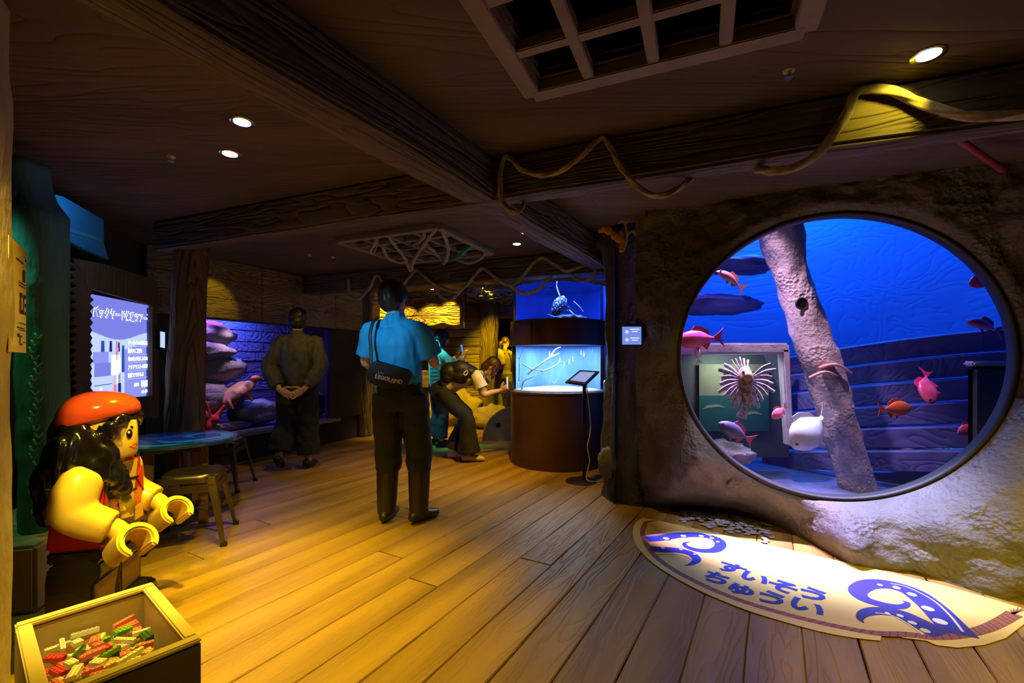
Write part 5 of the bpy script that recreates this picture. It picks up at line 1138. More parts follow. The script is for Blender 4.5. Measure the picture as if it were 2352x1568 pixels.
# ---- coins
cm = MB().lathe([(.002, 0), (.0175, 0), (.019, .0008), (.019, .0028), (.0175, .0036), (.0155, .003), (.002, .003)], n=18).mesh('coin'); cm.materials.append(mat('silver_coin', (.66, .64, .6), .35, .35, (.5, .48, .44), 30)); cm.set_sharp_from_angle(angle=R(30))
rk = random.Random(12); pts = []; cc = 0
while cc < 170:
    t = rk.random(); px = 1568 + 205 * t + rk.uniform(-4, 4); mid = 1190 + 42 * t; py = mid + rk.gauss(0, 9) - 4
    if t > .75 and rk.random() < .4: continue
    p = G(px, py)
    s = (p - V(CW.x, CW.y, 0)).dot(E1); h = (p - V(CW.x, CW.y, 0)).dot(NW)
    z = .0065 + .004 * sum(1 for q in pts if (q[0] - p.x) ** 2 + (q[1] - p.y) ** 2 < .03 ** 2)
    o = bpy.data.objects.new('coin', cm); COL.objects.link(o); o.location = (p.x, p.y, z); k = min(1, (z - .006) * 40); o.rotation_euler = (rk.uniform(-.35, .35) * k, rk.uniform(-.35, .35) * k, rk.uniform(0, 6))
    setp(o, 'silver coin in the heap at the foot of the rock wall', 'coin', 'coins heaped at the foot of the rock'); pts.append((p.x, p.y)); cc += 1
# ---- ropes
def rope(lab, pts, r=.0135, group=None, nseg=None):
    P = catmull(pts, 10); Q = [P[0]]; step = r * .7
    for p in P[1:]:
        while (p - Q[-1]).length > step: Q.append(Q[-1] + (p - Q[-1]).normalized() * step)
    mb = MB().tube(Q, r, 18, lobes=3, pitch=r * 10, amp=.2); return setp(mb.build('rope', M['rope'], smooth=True), lab, 'rope', group)
def nr(px, py, e=.03): return W(px, py, nb((px - CX) / F) - e)
def frp(px, py, e=.03): return W(px, py, fb((px - CX) / F) - e)
rope('thick rope draped over the lit end of the near ceiling beam', [nr(2420, 250), nr(2352, 262), nr(2250, 268), nr(2150, 250), nr(2060, 213), nr(1995, 203, .03), nr(1965, 215), nr(1940, 270), nr(1890, 340), nr(1830, 383), nr(1775, 392, 0), nr(1742, 388, -.09), nr(1735, 380, -.15)], .017)
rope('thick rope looped around the near beam where it meets the main beam', [nr(1590, 408, -.15), nr(1580, 416, -.09), nr(1530, 447, 0), nr(1480, 440), nr(1430, 390), nr(1400, 335), nr(1382, 315, .02), nr(1350, 345), nr(1300, 385), nr(1250, 402), nr(1200, 390), nr(1175, 366), nr(1158, 362), nr(1150, 400), nr(1150, 450), nr(1165, 478), nr(1185, 488), nr(1200, 474, -.05), nr(1202, 462, -.12)], .013)
rope('long rope swagged along the far beam above the entrance', [frp(*p) for p in ((1353, 602), (1305, 622), (1276, 608), (1246, 592), (1222, 608), (1198, 638), (1175, 656), (1151, 647), (1124, 626), (1107, 616), (1088, 635), (1067, 659), (1050, 669), (1026, 665), (996, 651), (969, 629), (956, 620), (939, 638), (918, 664), (900, 672), (883, 656), (866, 631), (850, 659), (826, 684), (804, 677), (801, 640))], .017)
rope('rope loop drooping from the far beam in front of the cylinder tank', [frp(*p) for p in ((1172, 654), (1186, 666), (1210, 674), (1240, 662), (1262, 638), (1268, 630))], .017)
rope('short rope loop hanging from the far beam beside the pillar', [frp(*p) for p in ((1312, 628), (1317, 635), (1335, 644), (1359, 638), (1374, 611))], .017)
rope('rope loop hanging below the far beam in front of the lit cabin', [frp(*p, -.02) for p in ((996, 655), (1000, 664), (1011, 680), (1032, 689), (1047, 681), (1056, 668))], .016)
def gr2(px, py, drop): 
    p = G(px, py, CZ - drop); return p
gl = (('rope sagging off the corner of the roped grate nearest the aquarium', [(870, 545, .02), (860, 560, .06), (850, 575, .12), (855, 582, .13), (862, 570, .08), (864, 552, .02)]),
      ('rope hanging diagonally through the middle of the roped grate', [(892, 540, .02), (905, 560, .05), (930, 592, .12), (943, 622, .2), (950, 600, .15), (975, 560, .06), (1004, 522, .01)]),
      ('rope twisting along the near slats of the roped grate', [(945, 562, .02), (960, 557, .05), (972, 545, .04), (975, 530, .01)]),
      ('rope loop below the side of the roped grate facing the pillar', [(1016, 530, .02), (1026, 555, .06), (1030, 575, .1), (1024, 598, .14), (1018, 605, .15), (1012, 592, .1), (980, 562, .04), (976, 556, .02)]),
      ('teal-lit rope loop under the roped grate', [(1026, 597, .1), (1045, 594, .1), (1062, 583, .08), (1075, 570, .05), (1095, 562, .02)]),
      ('rope sagging off the corner of the roped grate nearest the ceiling lamps', [(1050, 596, .05), (1070, 603, .08), (1090, 601, .08), (1108, 590, .05), (1117, 575, .02)]),
      ('rope sagging off the edge of the roped grate above the entrance', [(878, 562, .02), (890, 590, .08), (915, 602, .1), (932, 599, .08), (936, 590, .03)]))
M['teallit'] = mat('rope_teal_light', (.03, .55, .5), .7, 0, (.02, .4, .38), 30)  # teal light on plain rope, put into the colour
for lab, pts in gl:
    o = rope(lab, [gr2(*p) for p in pts], .015, 'ropes tangled in the ceiling grate')
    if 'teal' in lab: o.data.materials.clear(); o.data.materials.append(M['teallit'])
# ---- ceiling downlights and sprinklers
def downlight(px, py, lab, r=.042, z=CZ):
    p = G(px, py, z); t = thing('ceiling_downlight', lab, 'downlight', p, 'recessed ceiling downlights')
    MB().lathe([(r * .8, -.001), (r * 1.25, -.004), (r * 1.3, .0), (r * .8, .02)], p, 28, cap=False).build('trim_ring', M['chrome'], t, smooth=True); MB().lathe([(.002, -.004), (r * .85, -.004), (r * .85, -.001), (.002, -.001)], p, 24).build('lamp', M['lens'], t)
    return p
downlight(556, 280, 'round downlight nearer the main beam of the pair over the statue')
downlight(528, 353, 'round downlight nearer the cross beam of the pair over the statue')
downlight(2133, 125, 'round downlight lighting the rope on the near beam')
downlight(1208, 534, 'round downlight closer to the near beam above the walkway'); downlight(1187, 560, 'round downlight closer to the far beam above the walkway')
for px, py, lab in ((393, 360, 'small white sprinkler head on the ceiling above the screen wall'), (1812, 163, 'small white sprinkler head by the bare ceiling grate'), (765, 590, 'small sprinkler head beside the roped grate'), (712, 585, 'small sprinkler head near the aquarium lintel')):
    p = G(px, py, CZ); t = thing('sprinkler', lab, 'sprinkler', p); MB().lathe([(.002, -.02), (.01, -.02), (.01, -.004), (.02, -.002), (.022, 0)], p, 16).build('head', M['white'], t, smooth=True); MB().lathe([(.002, -.026), (.016, -.026), (.016, -.023), (.002, -.023)], p, 16).build('deflector', M['chrome'], t)
setp(MB().tube([W(2200, 318, 2.2), W(2303, 390, 2.35)], .016, 12, roundcap=True).build('red_lit_slat', mat('red_light_tint', (.35, .03, .06), .5), smooth=True), 'wooden slat tinted as if red-lit slanting between the near beam and the rock wall', 'pole')  # red light on the slat is put into its colour
# ================================================================ THE LIT CABIN AT THE BACK
M['hood'] = wood('hood_planks', (.45, .33, .16), (.3, .2, .09), axis='x', scale=4, bump=1.0, freq=6, bdist=.05)
hd_ = thing('wooden_hood', 'yellow-lit wooden hood with wavy edge above the cabin hearth', 'hood', (-1.5, 7.7, 1.74))
z = 1.74; k = 0
while z < 2.2:
    rings = []
    for i in range(31):
        t = i / 30; x = -2.3 + 1.48 * t; y = 7.62 - .42 * math.sin(min(1, t * 1.1) * 1.5) ; e = .025 * noise.noise(V(x * 4, k * 3, 1)); zz = z + .02 * noise.noise(V(x * 5, k, 4)) * (1 if k else 2)
        rings.append([V(x, 7.95, zz), V(x, y + e - .02 * (3 - k) * .5, zz), V(x, y + e - .02 * (3 - k) * .5 + .01, z + .145), V(x, 7.95, z + .145)])
    MB().loft(rings).build('plank', M['hood'], hd_, bevel=.006, seg=1); z += .15; k += 1
M['hearth'] = rmat('hearth_stone', (.3, .24, .15), (.4, .3, .18), (.22, .18, .12))
hb = MB().ell((-1.35, 8.35, .3), (.75, .4, .42), nu=40, nv=22, fn=lambda u: 1 + .18 * noise.fractal(u * 2.2, .9, 2, 4)); setp(hb.build('hearth_rock', M['hearth'], smooth=True), 'rocky hearth mound under the yellow-lit wooden hood', 'rock')
hb = MB().ell((-.35, 7.9, .16), (.35, .25, .24), nu=36, nv=20, fn=lambda u: 1 + .22 * noise.fractal(u * 2.6 + V(3, 1, 2), .9, 2, 4)); setp(hb.build('root_rock', M['hearth'], smooth=True), 'gnarled low rock beside the plank wall of the cabin', 'rock')
kt = thing('cauldron', 'yellow cauldron on the hearth under the wooden hood', 'cauldron', (-1.55, 8.0, .72)); M['kettle'] = mat('brass', (.6, .42, .1), .3, .7)
MB().lathe([(.02, .70), (.14, .72), (.2, .82), (.2, .9), (.17, .98), (.19, 1.0), (.16, 1.0), (.15, .9)], (-1.55, 7.95, 0), 28).build('bowl', M['kettle'], kt, smooth=True); MB().tube(catmull([V(-1.74, 7.95, .98), V(-1.7, 7.95, 1.2), V(-1.55, 7.95, 1.3), V(-1.4, 7.95, 1.2), V(-1.36, 7.95, .98)], 6), .01, 8).build('handle', M['kettle'], kt, smooth=True)
MB().tube(catmull([V(-1.55, 7.95, 1.3), V(-1.53, 7.95, 1.45), V(-1.56, 7.95, 1.6), V(-1.54, 7.95, 1.72)], 6), .012, 8).build('chain', M['kettle'], kt, smooth=True)
sd = MB(); 
sd.lathe([(.02, 0), (.5, 0), (.5, .1), (.4, .105), (.02, .105)], (0, 0, 0), 40); sd.xf(Matrix.Translation((.06, 6.75, .0)) @ Matrix.Rotation(R(4), 4, 'Z') @ Matrix.Rotation(R(90), 4, 'X')); sd.v = [V(p.x, p.y, p.z) for p in sd.v if True]
for p in sd.v: p.z = max(p.z, .0)
dd_ = setp(sd.build('wooden_disc', M['tbrown'] if False else mat('grey_wood_disc', (.3, .22, .12), .7, bump=.4), auto=40), 'half-sunk wooden disc leaning on the floor behind the cylinder tank', 'disc'); 
MB().lathe([(.002, 0), (.035, 0), (.035, .02), (.002, .02)], (-.2, 6.64, .23), 16, rot=Matrix.Rotation(R(90), 3, 'X')).build('hole', M['black'], dd_)
tr_ = trunk('tree_stump', (.0, 7.0, 0), (.05, 7.0, .85), .16, .12, M['beamz'], .2, 8); setp(tr_, 'gnarled stump post standing behind the cylinder tank', 'stump')
# twig lattice under the far ceiling
mb_tw = thing('twig_lattice', 'tangle of bare branches hung under the cabin ceiling', 'branches', (-.3, 6.6, CZ)); rk = random.Random(31)
for i in range(38):
    x = rk.uniform(-.55, .1); y = rk.uniform(6.2, 7.0); a = rk.uniform(0, math.pi); L = rk.uniform(.25, .5); z = rk.uniform(2.08, 2.17)
    MB().tube(catmull([V(x - math.cos(a) * L / 2, y - math.sin(a) * L / 2, z + rk.uniform(-.03, .03)), V(x, y, z + rk.uniform(-.06, .02)), V(x + math.cos(a) * L / 2, y + math.sin(a) * L / 2, z + rk.uniform(-.03, .03))], 5), [.018, .012], 7).build('branch', M['beam'], mb_tw, smooth=True)
for px, b in ((1068, 695), (1109, 680), (1155, 672)):
    p = W(px, b, 6.6); MB().tube([p, V(p.x, p.y, 2.24)], [.018, .028], 9, roundcap=True).build('branch', M['beam'], mb_tw, smooth=True)
MB().tube([V(-.7, 6.6, 2.22), V(.3, 6.6, 2.22)], .02, 8).build('branch', M['beam'], mb_tw)
# lamps of the cabin
for x, y in ((-1.75, 7.05), (-1.32, 6.98), (-1.0, 7.0)):
    spot((x, y - .02, 2.24), (x + .02, y + .26, 1.5), 50, (1, .62, .04), 78, .6, .02)
for px, py, lab in ((993, 664, 'small bright downlight in front of the wooden hood'), (1037, 672, 'small yellow downlight beside the twig lattice')): downlight(px, py, lab, .03, 2.262)
spot((-.6, 7.2, 2.2), (-.1, 8.7, .8), 320, YEL, 70, .8, .03)
spot((-2.0, 7.3, 2.2), (-2.35, 8.2, 1.3), 100, YEL, 70, .8, .03)
spot((-.9, 6.6, 2.2), (-1.4, 7.6, .5), 130, YEL, 70, .8, .03)
spot((-.4, 6.3, 2.2), (-.3, 7.6, 0), 420, YEL, 90, .9, .03)
spot((-1.5, 5.6, 2.2), (-1.7, 7.0, .3), 90, YEL, 60, .8, .03)
spot((-1.3, 5.75, 2.2), (-1.0, 6.2, .8), 140, (.08, 1, .9), 34, .8, .03)
spot((.2, 9.3, 2.1), (-.1, 9.9, 1.0), 160, YEL, 80, .8, .03)
# ================================================================ PEOPLE
SK = lambda n, c: mat('skin_' + n, c, .5, 0, tuple(k * .92 for k in c), 6)
def hand(mb, w, d, pn, ts, curl=.4, s=1.0, spread=.12, thumb=.6, r=.0085):
    """wrist w, pointing d, palm faces pn, thumb on side ts"""
    w, d = Vector(w), Vector(d).normalized(); pn = Vector(pn); pn = (pn - d * pn.dot(d)).normalized(); ts = Vector(ts); ts = (ts - d * ts.dot(d) - pn * ts.dot(pn)).normalized()
    mb.tube([w - d * .02 * s, w + d * .02 * s, w + d * .055 * s, w + d * .092 * s], [(.024 * s, .018 * s), (.033 * s, .017 * s), (.040 * s, .015 * s), (.040 * s, .012 * s)], 14, side=ts, roundcap=True)
    for k, (o, L) in enumerate(((.030, .075), (.010, .085), (-.010, .079), (-.029, .062))):
        b = w + d * .085 * s + ts * o * s; dd = (d + ts * (o * spread / .03)).normalized(); P = [b]; a = 0
        for q in (.45, .3, .25):
            a += curl * (.75 if q == .45 else 1); dr = dd * math.cos(a) + pn * math.sin(a); P.append(P[-1] + dr * L * q * s)
        mb.tube(catmull(P, 3), [r * s, r * .8 * s], 8, roundcap=True)
    b = w + d * .025 * s + ts * .030 * s; t1 = (d * .55 + ts * .8 + pn * .25 * thumb).normalized(); t2 = (d * .9 + ts * .35 + pn * .5 * thumb).normalized()
    mb.tube(catmull([b, b + t1 * .035 * s, b + t1 * .035 * s + t2 * .045 * s], 4), [.013 * s, .009 * s], 8, roundcap=True)
def person(label, base, yaw, J, build, col):
    """J: joints in the person's frame (x right, y forward, z up); build: widths; col: materials"""
    t = thing('person', label, 'person', base); Mx = Matrix.Translation(Vector(base)) @ Matrix.Rotation(yaw, 4, 'Z')
    P = lambda k: Mx @ Vector(J[k]); D = lambda v: (Mx.to_3x3() @ Vector(v))
    right = (P('shR') - P('shL')).normalized(); hipr = (P('hpR') - P('hpL')).normalized(); pel = (P('hpR') + P('hpL')) / 2; sho = (P('shR') + P('shL')) / 2
    B = build; body = MB(); sp_ = [pel, P('waist'), P('chest'), sho]
    def torso(mb, k, lo=0.0, add=0.0, hem=0.0):
        pts = catmull([pel - (P('waist') - pel).normalized() * hem] + sp_[0 if hem else 1:] + [sho + (P('neck') - sho) * .35], 5)
        mb.tube(pts, [(w_ * k + add, d_ * k + add) for w_, d_ in B['torso']], 24, side=right)
    def torso0(mb, k):
        pts = catmull(sp_ + [sho + (P('neck') - sho) * .45], 5); mb.tube(pts, [(w_ * k, d_ * k) for w_, d_ in B['torso'][1:]], 22, side=right)
    torso0(body, .78)
    nk = P('neck'); hd = P('head'); ax = (hd - nk).normalized(); fw = D(J.get('look', (0, 1, 0))); fw = (fw - ax * fw.dot(ax)).normalized(); rt = fw.cross(ax).normalized()
    body.tube([sho, nk, nk + ax * .09], [.04 * B['s'], .052 * B['s'], .055 * B['s']], 14)
    hs = B['s']; rot = Matrix((rt, fw, ax)).transposed()
    body.ell(hd, (.072 * hs, .092 * hs, .11 * hs), rot, 26, 18); body.ell(hd + fw * .035 * hs - ax * .06 * hs, (.05 * hs, .055 * hs, .05 * hs), rot)
    body.ell(hd + fw * .097 * hs - ax * .022 * hs, (.013 * hs, .018 * hs, .022 * hs), rot, 10, 8); body.ell(hd + fw * .082 * hs + ax * .02 * hs, (.05 * hs, .014 * hs, .012 * hs), rot, 12, 8)
    body.ell(hd + fw * .085 * hs - ax * .062 * hs, (.022 * hs, .014 * hs, .010 * hs), rot, 10, 8)
    for s_ in (-1, 1): body.ell(hd + rt * s_ * .076 * hs - ax * .01 * hs, (.010 * hs, .02 * hs, .032 * hs), rot, 10, 8)
    for s_ in ('L', 'R'):
        a, e, w_ = P('sh' + s_), P('el' + s_), P('wr' + s_); body.tube(catmull([a, a.lerp(e, .5), e, e.lerp(w_, .45), w_], 4), [.052 * hs, .046 * hs, .038 * hs, .036 * hs, .024 * hs], 14, roundcap=True)
        hd_ = J['hand' + s_]; hand(body, w_, D(hd_[0]), D(hd_[1]), D(hd_[2]), hd_[3], hs)
        h, k, an, to_ = P('hp' + s_), P('kn' + s_), P('an' + s_), P('to' + s_)
        body.tube(catmull([h, h.lerp(k, .5), k, k.lerp(an, .4), an], 4), [.08 * hs, .068 * hs, .05 * hs, .048 * hs, .034 * hs], 14, roundcap=True)
        body.tube([an - V(0, 0, .02), an.lerp(to_, .5) - V(0, 0, .02), to_], [.035, .034, .026], 10, roundcap=True)
    remesh(body, 'body', B.get('vox', .0065), col['skin'], t, 3)
    bo = [c for c in t.children if c.name.startswith('body')][0]
    for s_ in (-1, 1): MB().ell(hd + rt * s_ * .031 * hs + fw * .083 * hs + ax * .002, (.012 * hs, .006 * hs, .007 * hs), rot, 10, 8).build('eye', M['black'], bo, smooth=True)
    MB().ell(hd + fw * .093 * hs - ax * .056 * hs, (.02 * hs, .006 * hs, .005 * hs), rot, 10, 6).build('mouth', mat('lips', (.42, .16, .13), .5), bo, smooth=True)
    wr = B.get('wrinkle', .006)
    shirt = MB(); torso(shirt, 1, hem=B['hem'])
    for s_ in ('L', 'R'):
        a, e, w_ = P('sh' + s_), P('el' + s_), P('wr' + s_); f = B['sleeve']
        end = a.lerp(e, f) if f <= 1 else e.lerp(w_, f - 1); pts = [sho.lerp(a, .55) - V(0, 0, .0), a, a.lerp(e, .5) if f > .5 else a.lerp(end, .5)] + ([e, end] if f > 1 else [end]); sr_ = B['srad']
        shirt.tube(catmull(pts, 4), [sr_ * .72, sr_ * .80, sr_ * .95] + ([sr_ * .9, sr_ * .72] if f > 1 else [sr_ * 1.05]), 16)
    for s_ in ('L', 'R'): shirt.tube([nk.lerp(sho, .35), P('sh' + s_).lerp(sho, .1) + ax * .005], [.05 * hs, .05 * hs], 14, roundcap=True)
    if B.get('collar'): shirt.tube([sho.lerp(nk, .35), nk + ax * .012], [.074 * hs, .066 * hs], 18)
    remesh(shirt, B['top'], .009, col['top'], t, 3, disp=lambda p: wr * (noise.noise(V(p.x * 9, p.y * 9, p.z * 4.5)) + 1.1 * noise.noise(V(p.x * 17, p.y * 17, p.z * 3.2)) + .5 * noise.noise(V(p.x * 30, p.y * 30, p.z * 16))))
    pants = MB(); pants.tube(catmull([pel + (P('waist') - pel) * .55, pel, (P('hpR') + P('hpL')) / 2 - (P('waist') - pel).normalized() * .09], 4), B['pelvis'], 22, side=hipr)
    for s_ in ('L', 'R'):
        h, k, an = P('hp' + s_), P('kn' + s_), P('an' + s_); end = k.lerp(an, B['cuff']); pants.tube(catmull([h + V(0, 0, .03), h.lerp(k, .5), k, k.lerp(end, .5), end], 5), B['leg'], 18)
    remesh(pants, 'trousers', .009, col['pants'], t, 3, disp=lambda p: wr * 1.1 * (noise.noise(V(p.x * 8, p.y * 8, p.z * 10)) + .5 * noise.noise(V(p.x * 22, p.y * 22, p.z * 18))))
    for s_ in ('L', 'R'):
        k, an, to_ = P('kn' + s_), P('an' + s_), P('to' + s_); z0 = min(to_.z, an.z) - .03; so = MB(); d = (to_ - an); d.normalize(); he = an - V(d.x, d.y, 0) * .06
        so.tube(catmull([V(he.x, he.y, he.z - .035 + B.get('heel', 0)), an - V(0, 0, .03), an.lerp(to_, .55) - V(0, 0, .012), to_, to_ + d * .03], 4), [(.038, .034), (.045, .046), (.05, .036), (.047, .028), (.03, .018)], 16, side=V(-d.y, d.x, 0), roundcap=True)
        if B.get('boot'): so.tube(catmull([an - V(0, 0, .03), an.lerp(k, .35), an.lerp(k, .92)], 4), [.064, .075, .084], 18)
        so.v = [V(p.x, p.y, max(p.z, B.get('ground', {}).get(s_, .004))) for p in so.v]
        remesh(so, 'boot' if B.get('boot') else 'shoe', .007, col['shoe'], t, 2)
    hr = MB(); hl = B.get('hair', 'short'); up_ = ax * .03 * hs
    if hl == 'short':
        hr.ell(hd - fw * .016 * hs + ax * .038 * hs, (.099 * hs, .112 * hs, .104 * hs), rot, 26, 18); hr.ell(hd - fw * .035 * hs - ax * .012 * hs, (.092 * hs, .084 * hs, .092 * hs), rot)
    elif hl == 'bob':
        hr.ell(hd - fw * .012 * hs + ax * .035 * hs, (.1 * hs, .112 * hs, .105 * hs), rot, 26, 18); hr.ell(hd - fw * .045 * hs - ax * .06 * hs, (.098 * hs, .085 * hs, .12 * hs), rot)
        for s_ in (-1, 1): hr.ell(hd + rt * s_ * .072 * hs - ax * .06 * hs + fw * .012 * hs, (.024 * hs, .05 * hs, .11 * hs), rot)
    elif hl == 'tail':
        hr.ell(hd - fw * .012 * hs + ax * .03 * hs, (.086 * hs, .1 * hs, .1 * hs), rot, 26, 18); hr.tube(catmull([hd - fw * .09 * hs, hd - fw * .14 * hs - ax * .05, hd - fw * .12 * hs - ax * .2], 5), [.035, .045, .02], 12, roundcap=True)
    elif hl == 'long':
        hr.ell(hd - fw * .012 * hs + ax * .03 * hs, (.09 * hs, .105 * hs, .1 * hs), rot, 26, 18); hr.ell(hd - fw * .04 * hs - ax * .04 * hs, (.08 * hs, .07 * hs, .1 * hs), rot)
        for s_ in (-1, 1): hr.tube(catmull([hd + rt * s_ * .075 * hs + fw * .03 * hs + ax * .05, hd + rt * s_ * .085 * hs + fw * .02 - V(0, 0, .06), hd + rt * s_ * .07 * hs + fw * .0 - V(0, 0, .15)], 5), [(.02, .04), (.022, .04), (.012, .02)], 12, side=fw)
    remesh(hr, 'hair', .007, col['hair'], t, 2, disp=lambda p: .004 * noise.noise(V(p.x * 60, p.y * 60, p.z * 18)) + .003 * noise.noise(V(p.x * 25, p.y * 25, p.z * 25)))
    return t, Mx, P
HB = mat('black_hair', (.012, .01, .009), .45); HBR = mat('dark_brown_hair', (.10, .045, .018), .4, 0, (.06, .03, .012), 60, (1, 1, .3))
MEN = [(.165, .115), (.152, .11), (.165, .118), (.19, .125), (.185, .105), (.09, .07)]
# ---- man in the blue polo shirt
bx_, by_ = -.81, 3.30
man, Mm, Pm = person('person in a blue polo shirt, black trousers and rubber boots, seen from behind', (bx_, by_, 0), R(-8), dict(
    hpL=(-.10, 0, .90), hpR=(.10, 0, .90), waist=(-.015, -.01, 1.08), chest=(-.04, -.01, 1.27), shL=(-.225, 0, 1.385), shR=(.155, 0, 1.375), neck=(-.045, .0, 1.50), head=(-.055, .02, 1.61), look=(.25, 1, -.25),
    elL=(-.285, .05, 1.15), wrL=(-.16, .27, 1.12), elR=(.23, .08, 1.15), wrR=(.13, .30, 1.20), handL=((.6, .7, .3), (.5, -.6, .6), (.1, .2, 1), .6), handR=((-.6, .7, .35), (-.5, -.6, .6), (0, .2, 1), .6),
    knL=(-.105, .03, .48), knR=(.125, .05, .48), anL=(-.10, -.01, .085), anR=(.14, .0, .085), toL=(-.115, .16, .035), toR=(.21, .14, .035)),
    dict(s=1.03, torso=[(.172, .125), (.165, .12), (.172, .125), (.188, .13), (.165, .105), (.08, .065)], hem=.04, sleeve=.78, srad=.084, top='polo_shirt', collar=True, pelvis=[(.165, .12), (.185, .132), (.16, .12)], leg=[.108, .104, .096, .096, .088], cuff=.3, boot=True, hair='short', wrinkle=.010),
    dict(skin=SK('man', (.55, .33, .22)), top=mat('blue_polo', (.015, .30, .62), .75, 0, (.012, .26, .56), 4, bump=.15, bscale=250, bdist=.002), pants=mat('black_trousers', (.012, .011, .011), .8, bump=.2, bscale=40), shoe=mat('brown_rubber', (.022, .016, .012), .42), hair=HB))
ph_ = lambda lab, c, dr, glow, M_: None
# shoulder bag
bg = thing('shoulder_bag', 'black shoulder bag with white printed lettering on the back of the blue polo shirt', 'bag', Pm('waist')); bd0 = by_ - .19
bp = [(848, 840), (862, 826), (905, 838), (944, 850), (948, 862), (930, 893), (918, 900), (880, 893), (845, 876), (841, 866)]
bd_ = lambda px, py, e: W(px, py, bd0 - e + (.05 if px > 925 else 0))
mb = MB().loft([[bd_(x, y, -.03) for x, y in bp], [bd_(x, y, .0) for x, y in bp], [bd_(x, y, .03) for x, y in bp]]); bo_ = mb.build('pouch', mat('black_nylon', (.012, .012, .012), .6, bump=.3, bscale=60), bg, bevel=.012, seg=3)
X_ = (W(925, 878, bd0) - W(868, 866, bd0)).normalized(); Y_ = V(.2, 0, 1); Y_ = (Y_ - X_ * Y_.dot(X_)).normalized(); WT = mat('white_print', (.6, .58, .52), .6)
text('LEGOLAND', .036, WT, bg, W(893, 871, bd0 - .034), X_, Y_, bold=.0015); text('JAPAN', .013, WT, bg, W(900, 878, bd0 - .034), X_, Y_)
for k in range(6):
    a = R(60 + k * 30); c = W(873, 865, bd0 - .034); d = X_ * math.cos(a) + Y_ * math.sin(a); n = X_ * -math.sin(a) + Y_ * math.cos(a); MB().prism([(.02, -.0015), (.036, -.0018), (.036, .0018), (.02, .0015)], c, d, n, .001).build('printed_ray', WT, bg)
stp = MB().tube(catmull([bd_(852, 838, .01), W(852, 800, by_ - .165), W(850, 770, by_ - .15), W(856, 742, by_ - .1), W(868, 728, by_ - .02)], 6), [(.012, .003)] * 2, 8, side=(1, 0, 0)); stp.build('strap', M['black'], bg, smooth=True)
MB().tube([bd_(846, 845, .012), bd_(853, 836, .012)], .006, 8).build('clip', M['chrome'], bg)
# ---- man in the dark shirt
d2_ = 4.93; b2 = V((683 - CX) / F * d2_, d2_, 0)
person('person in a loose dark shirt and wide black trousers with hands clasped behind the back', b2, R(10), dict(
    hpL=(-.095, 0, .90), hpR=(.095, 0, .90), waist=(0, -.01, 1.08), chest=(0, -.01, 1.26), shL=(-.185, 0, 1.365), shR=(.185, 0, 1.365), neck=(0, .0, 1.49), head=(0, .025, 1.60), look=(-.1, 1, -.05),
    elL=(-.255, -.08, 1.08), wrL=(-.115, -.20, .865), elR=(.255, -.08, 1.08), wrR=(.115, -.20, .865), handL=((.75, -.05, -.45), (.1, -1, .1), (.4, 0, .9), .35), handR=((-.75, -.05, -.45), (-.1, -1, .1), (-.4, 0, .9), .35),
    knL=(-.115, .02, .49), knR=(.105, .03, .48), anL=(-.155, -.12, .15), anR=(.11, 0, .08), toL=(-.16, -.02, .05), toR=(.13, .16, .035)),
    dict(s=1.0, torso=[(.185, .14), (.175, .13), (.178, .13), (.185, .13), (.165, .105), (.08, .065)], hem=.10, sleeve=1.82, srad=.082, top='shirt', collar=True, pelvis=[(.16, .115), (.18, .13), (.16, .12)], leg=[.115, .115, .11, .115, .118], cuff=.84, hair='short', wrinkle=.014, heel=.03, vox=.005),
    dict(skin=SK('dark_shirt', (.5, .3, .2)), top=mat('dark_denim_shirt', (.055, .06, .075), .7, 0, (.045, .05, .06), 8, bump=.15, bscale=120), pants=mat('wide_black_trousers', (.014, .014, .014), .85), shoe=M['rubber'], hair=HB))
# ---- woman with a phone, striped tote bag
d3_ = 6.25; b3 = V((1007 - CX) / F * d3_, d3_, 0)
wo, Mw, Pw = person('person with dark bobbed hair and pale sweater photographing with a raised phone', b3, R(-62), dict(
    hpL=(-.085, 0, .84), hpR=(.085, 0, .84), waist=(0, 0, 1.0), chest=(0, -.01, 1.16), shL=(-.16, 0, 1.25), shR=(.16, 0, 1.25), neck=(0, .02, 1.36), head=(.0, .045, 1.48), look=(.1, 1, .25),
    elL=(-.2, .16, 1.10), wrL=(-.09, .33, 1.22), elR=(.2, .15, 1.08), wrR=(.1, .33, 1.22), handL=((.15, .35, .9), (.3, .9, -.2), (1, 0, 0), .55), handR=((-.15, .35, .9), (-.3, .9, -.2), (-1, 0, 0), .55),
    knL=(-.09, .02, .45), knR=(.10, .03, .45), anL=(-.09, -.02, .08), anR=(.11, 0, .08), toL=(-.1, .14, .035), toR=(.13, .16, .035)),
    dict(s=.95, torso=[(.16, .125), (.15, .12), (.165, .13), (.175, .13), (.155, .1), (.075, .06)], hem=.06, sleeve=1.85, srad=.072, top='sweater', pelvis=[(.155, .115), (.175, .135), (.15, .12)], leg=[.1, .092, .082, .085, .085], cuff=.88, hair='bob'),
    dict(skin=SK('phone', (.55, .34, .24)), top=mat('pale_sweater', (.42, .48, .46), .85, 0, (.36, .42, .4), 30, bump=.4, bscale=90), pants=mat('dark_jeans', (.03, .05, .06), .8), shoe=M['rubber'], hair=HB))  # coloured light tinted slightly teal into the sweater grey
c = Pw('wrL') .lerp(Pw('wrR'), .5) + V(.02, .02, .11)
pho = thing('phone', 'dark phone with blue screen held up by the person with the striped tote bag', 'phone', c); r_ = Matrix.Rotation(R(-62), 3, 'Z') @ Matrix.Rotation(R(12), 3, 'X')
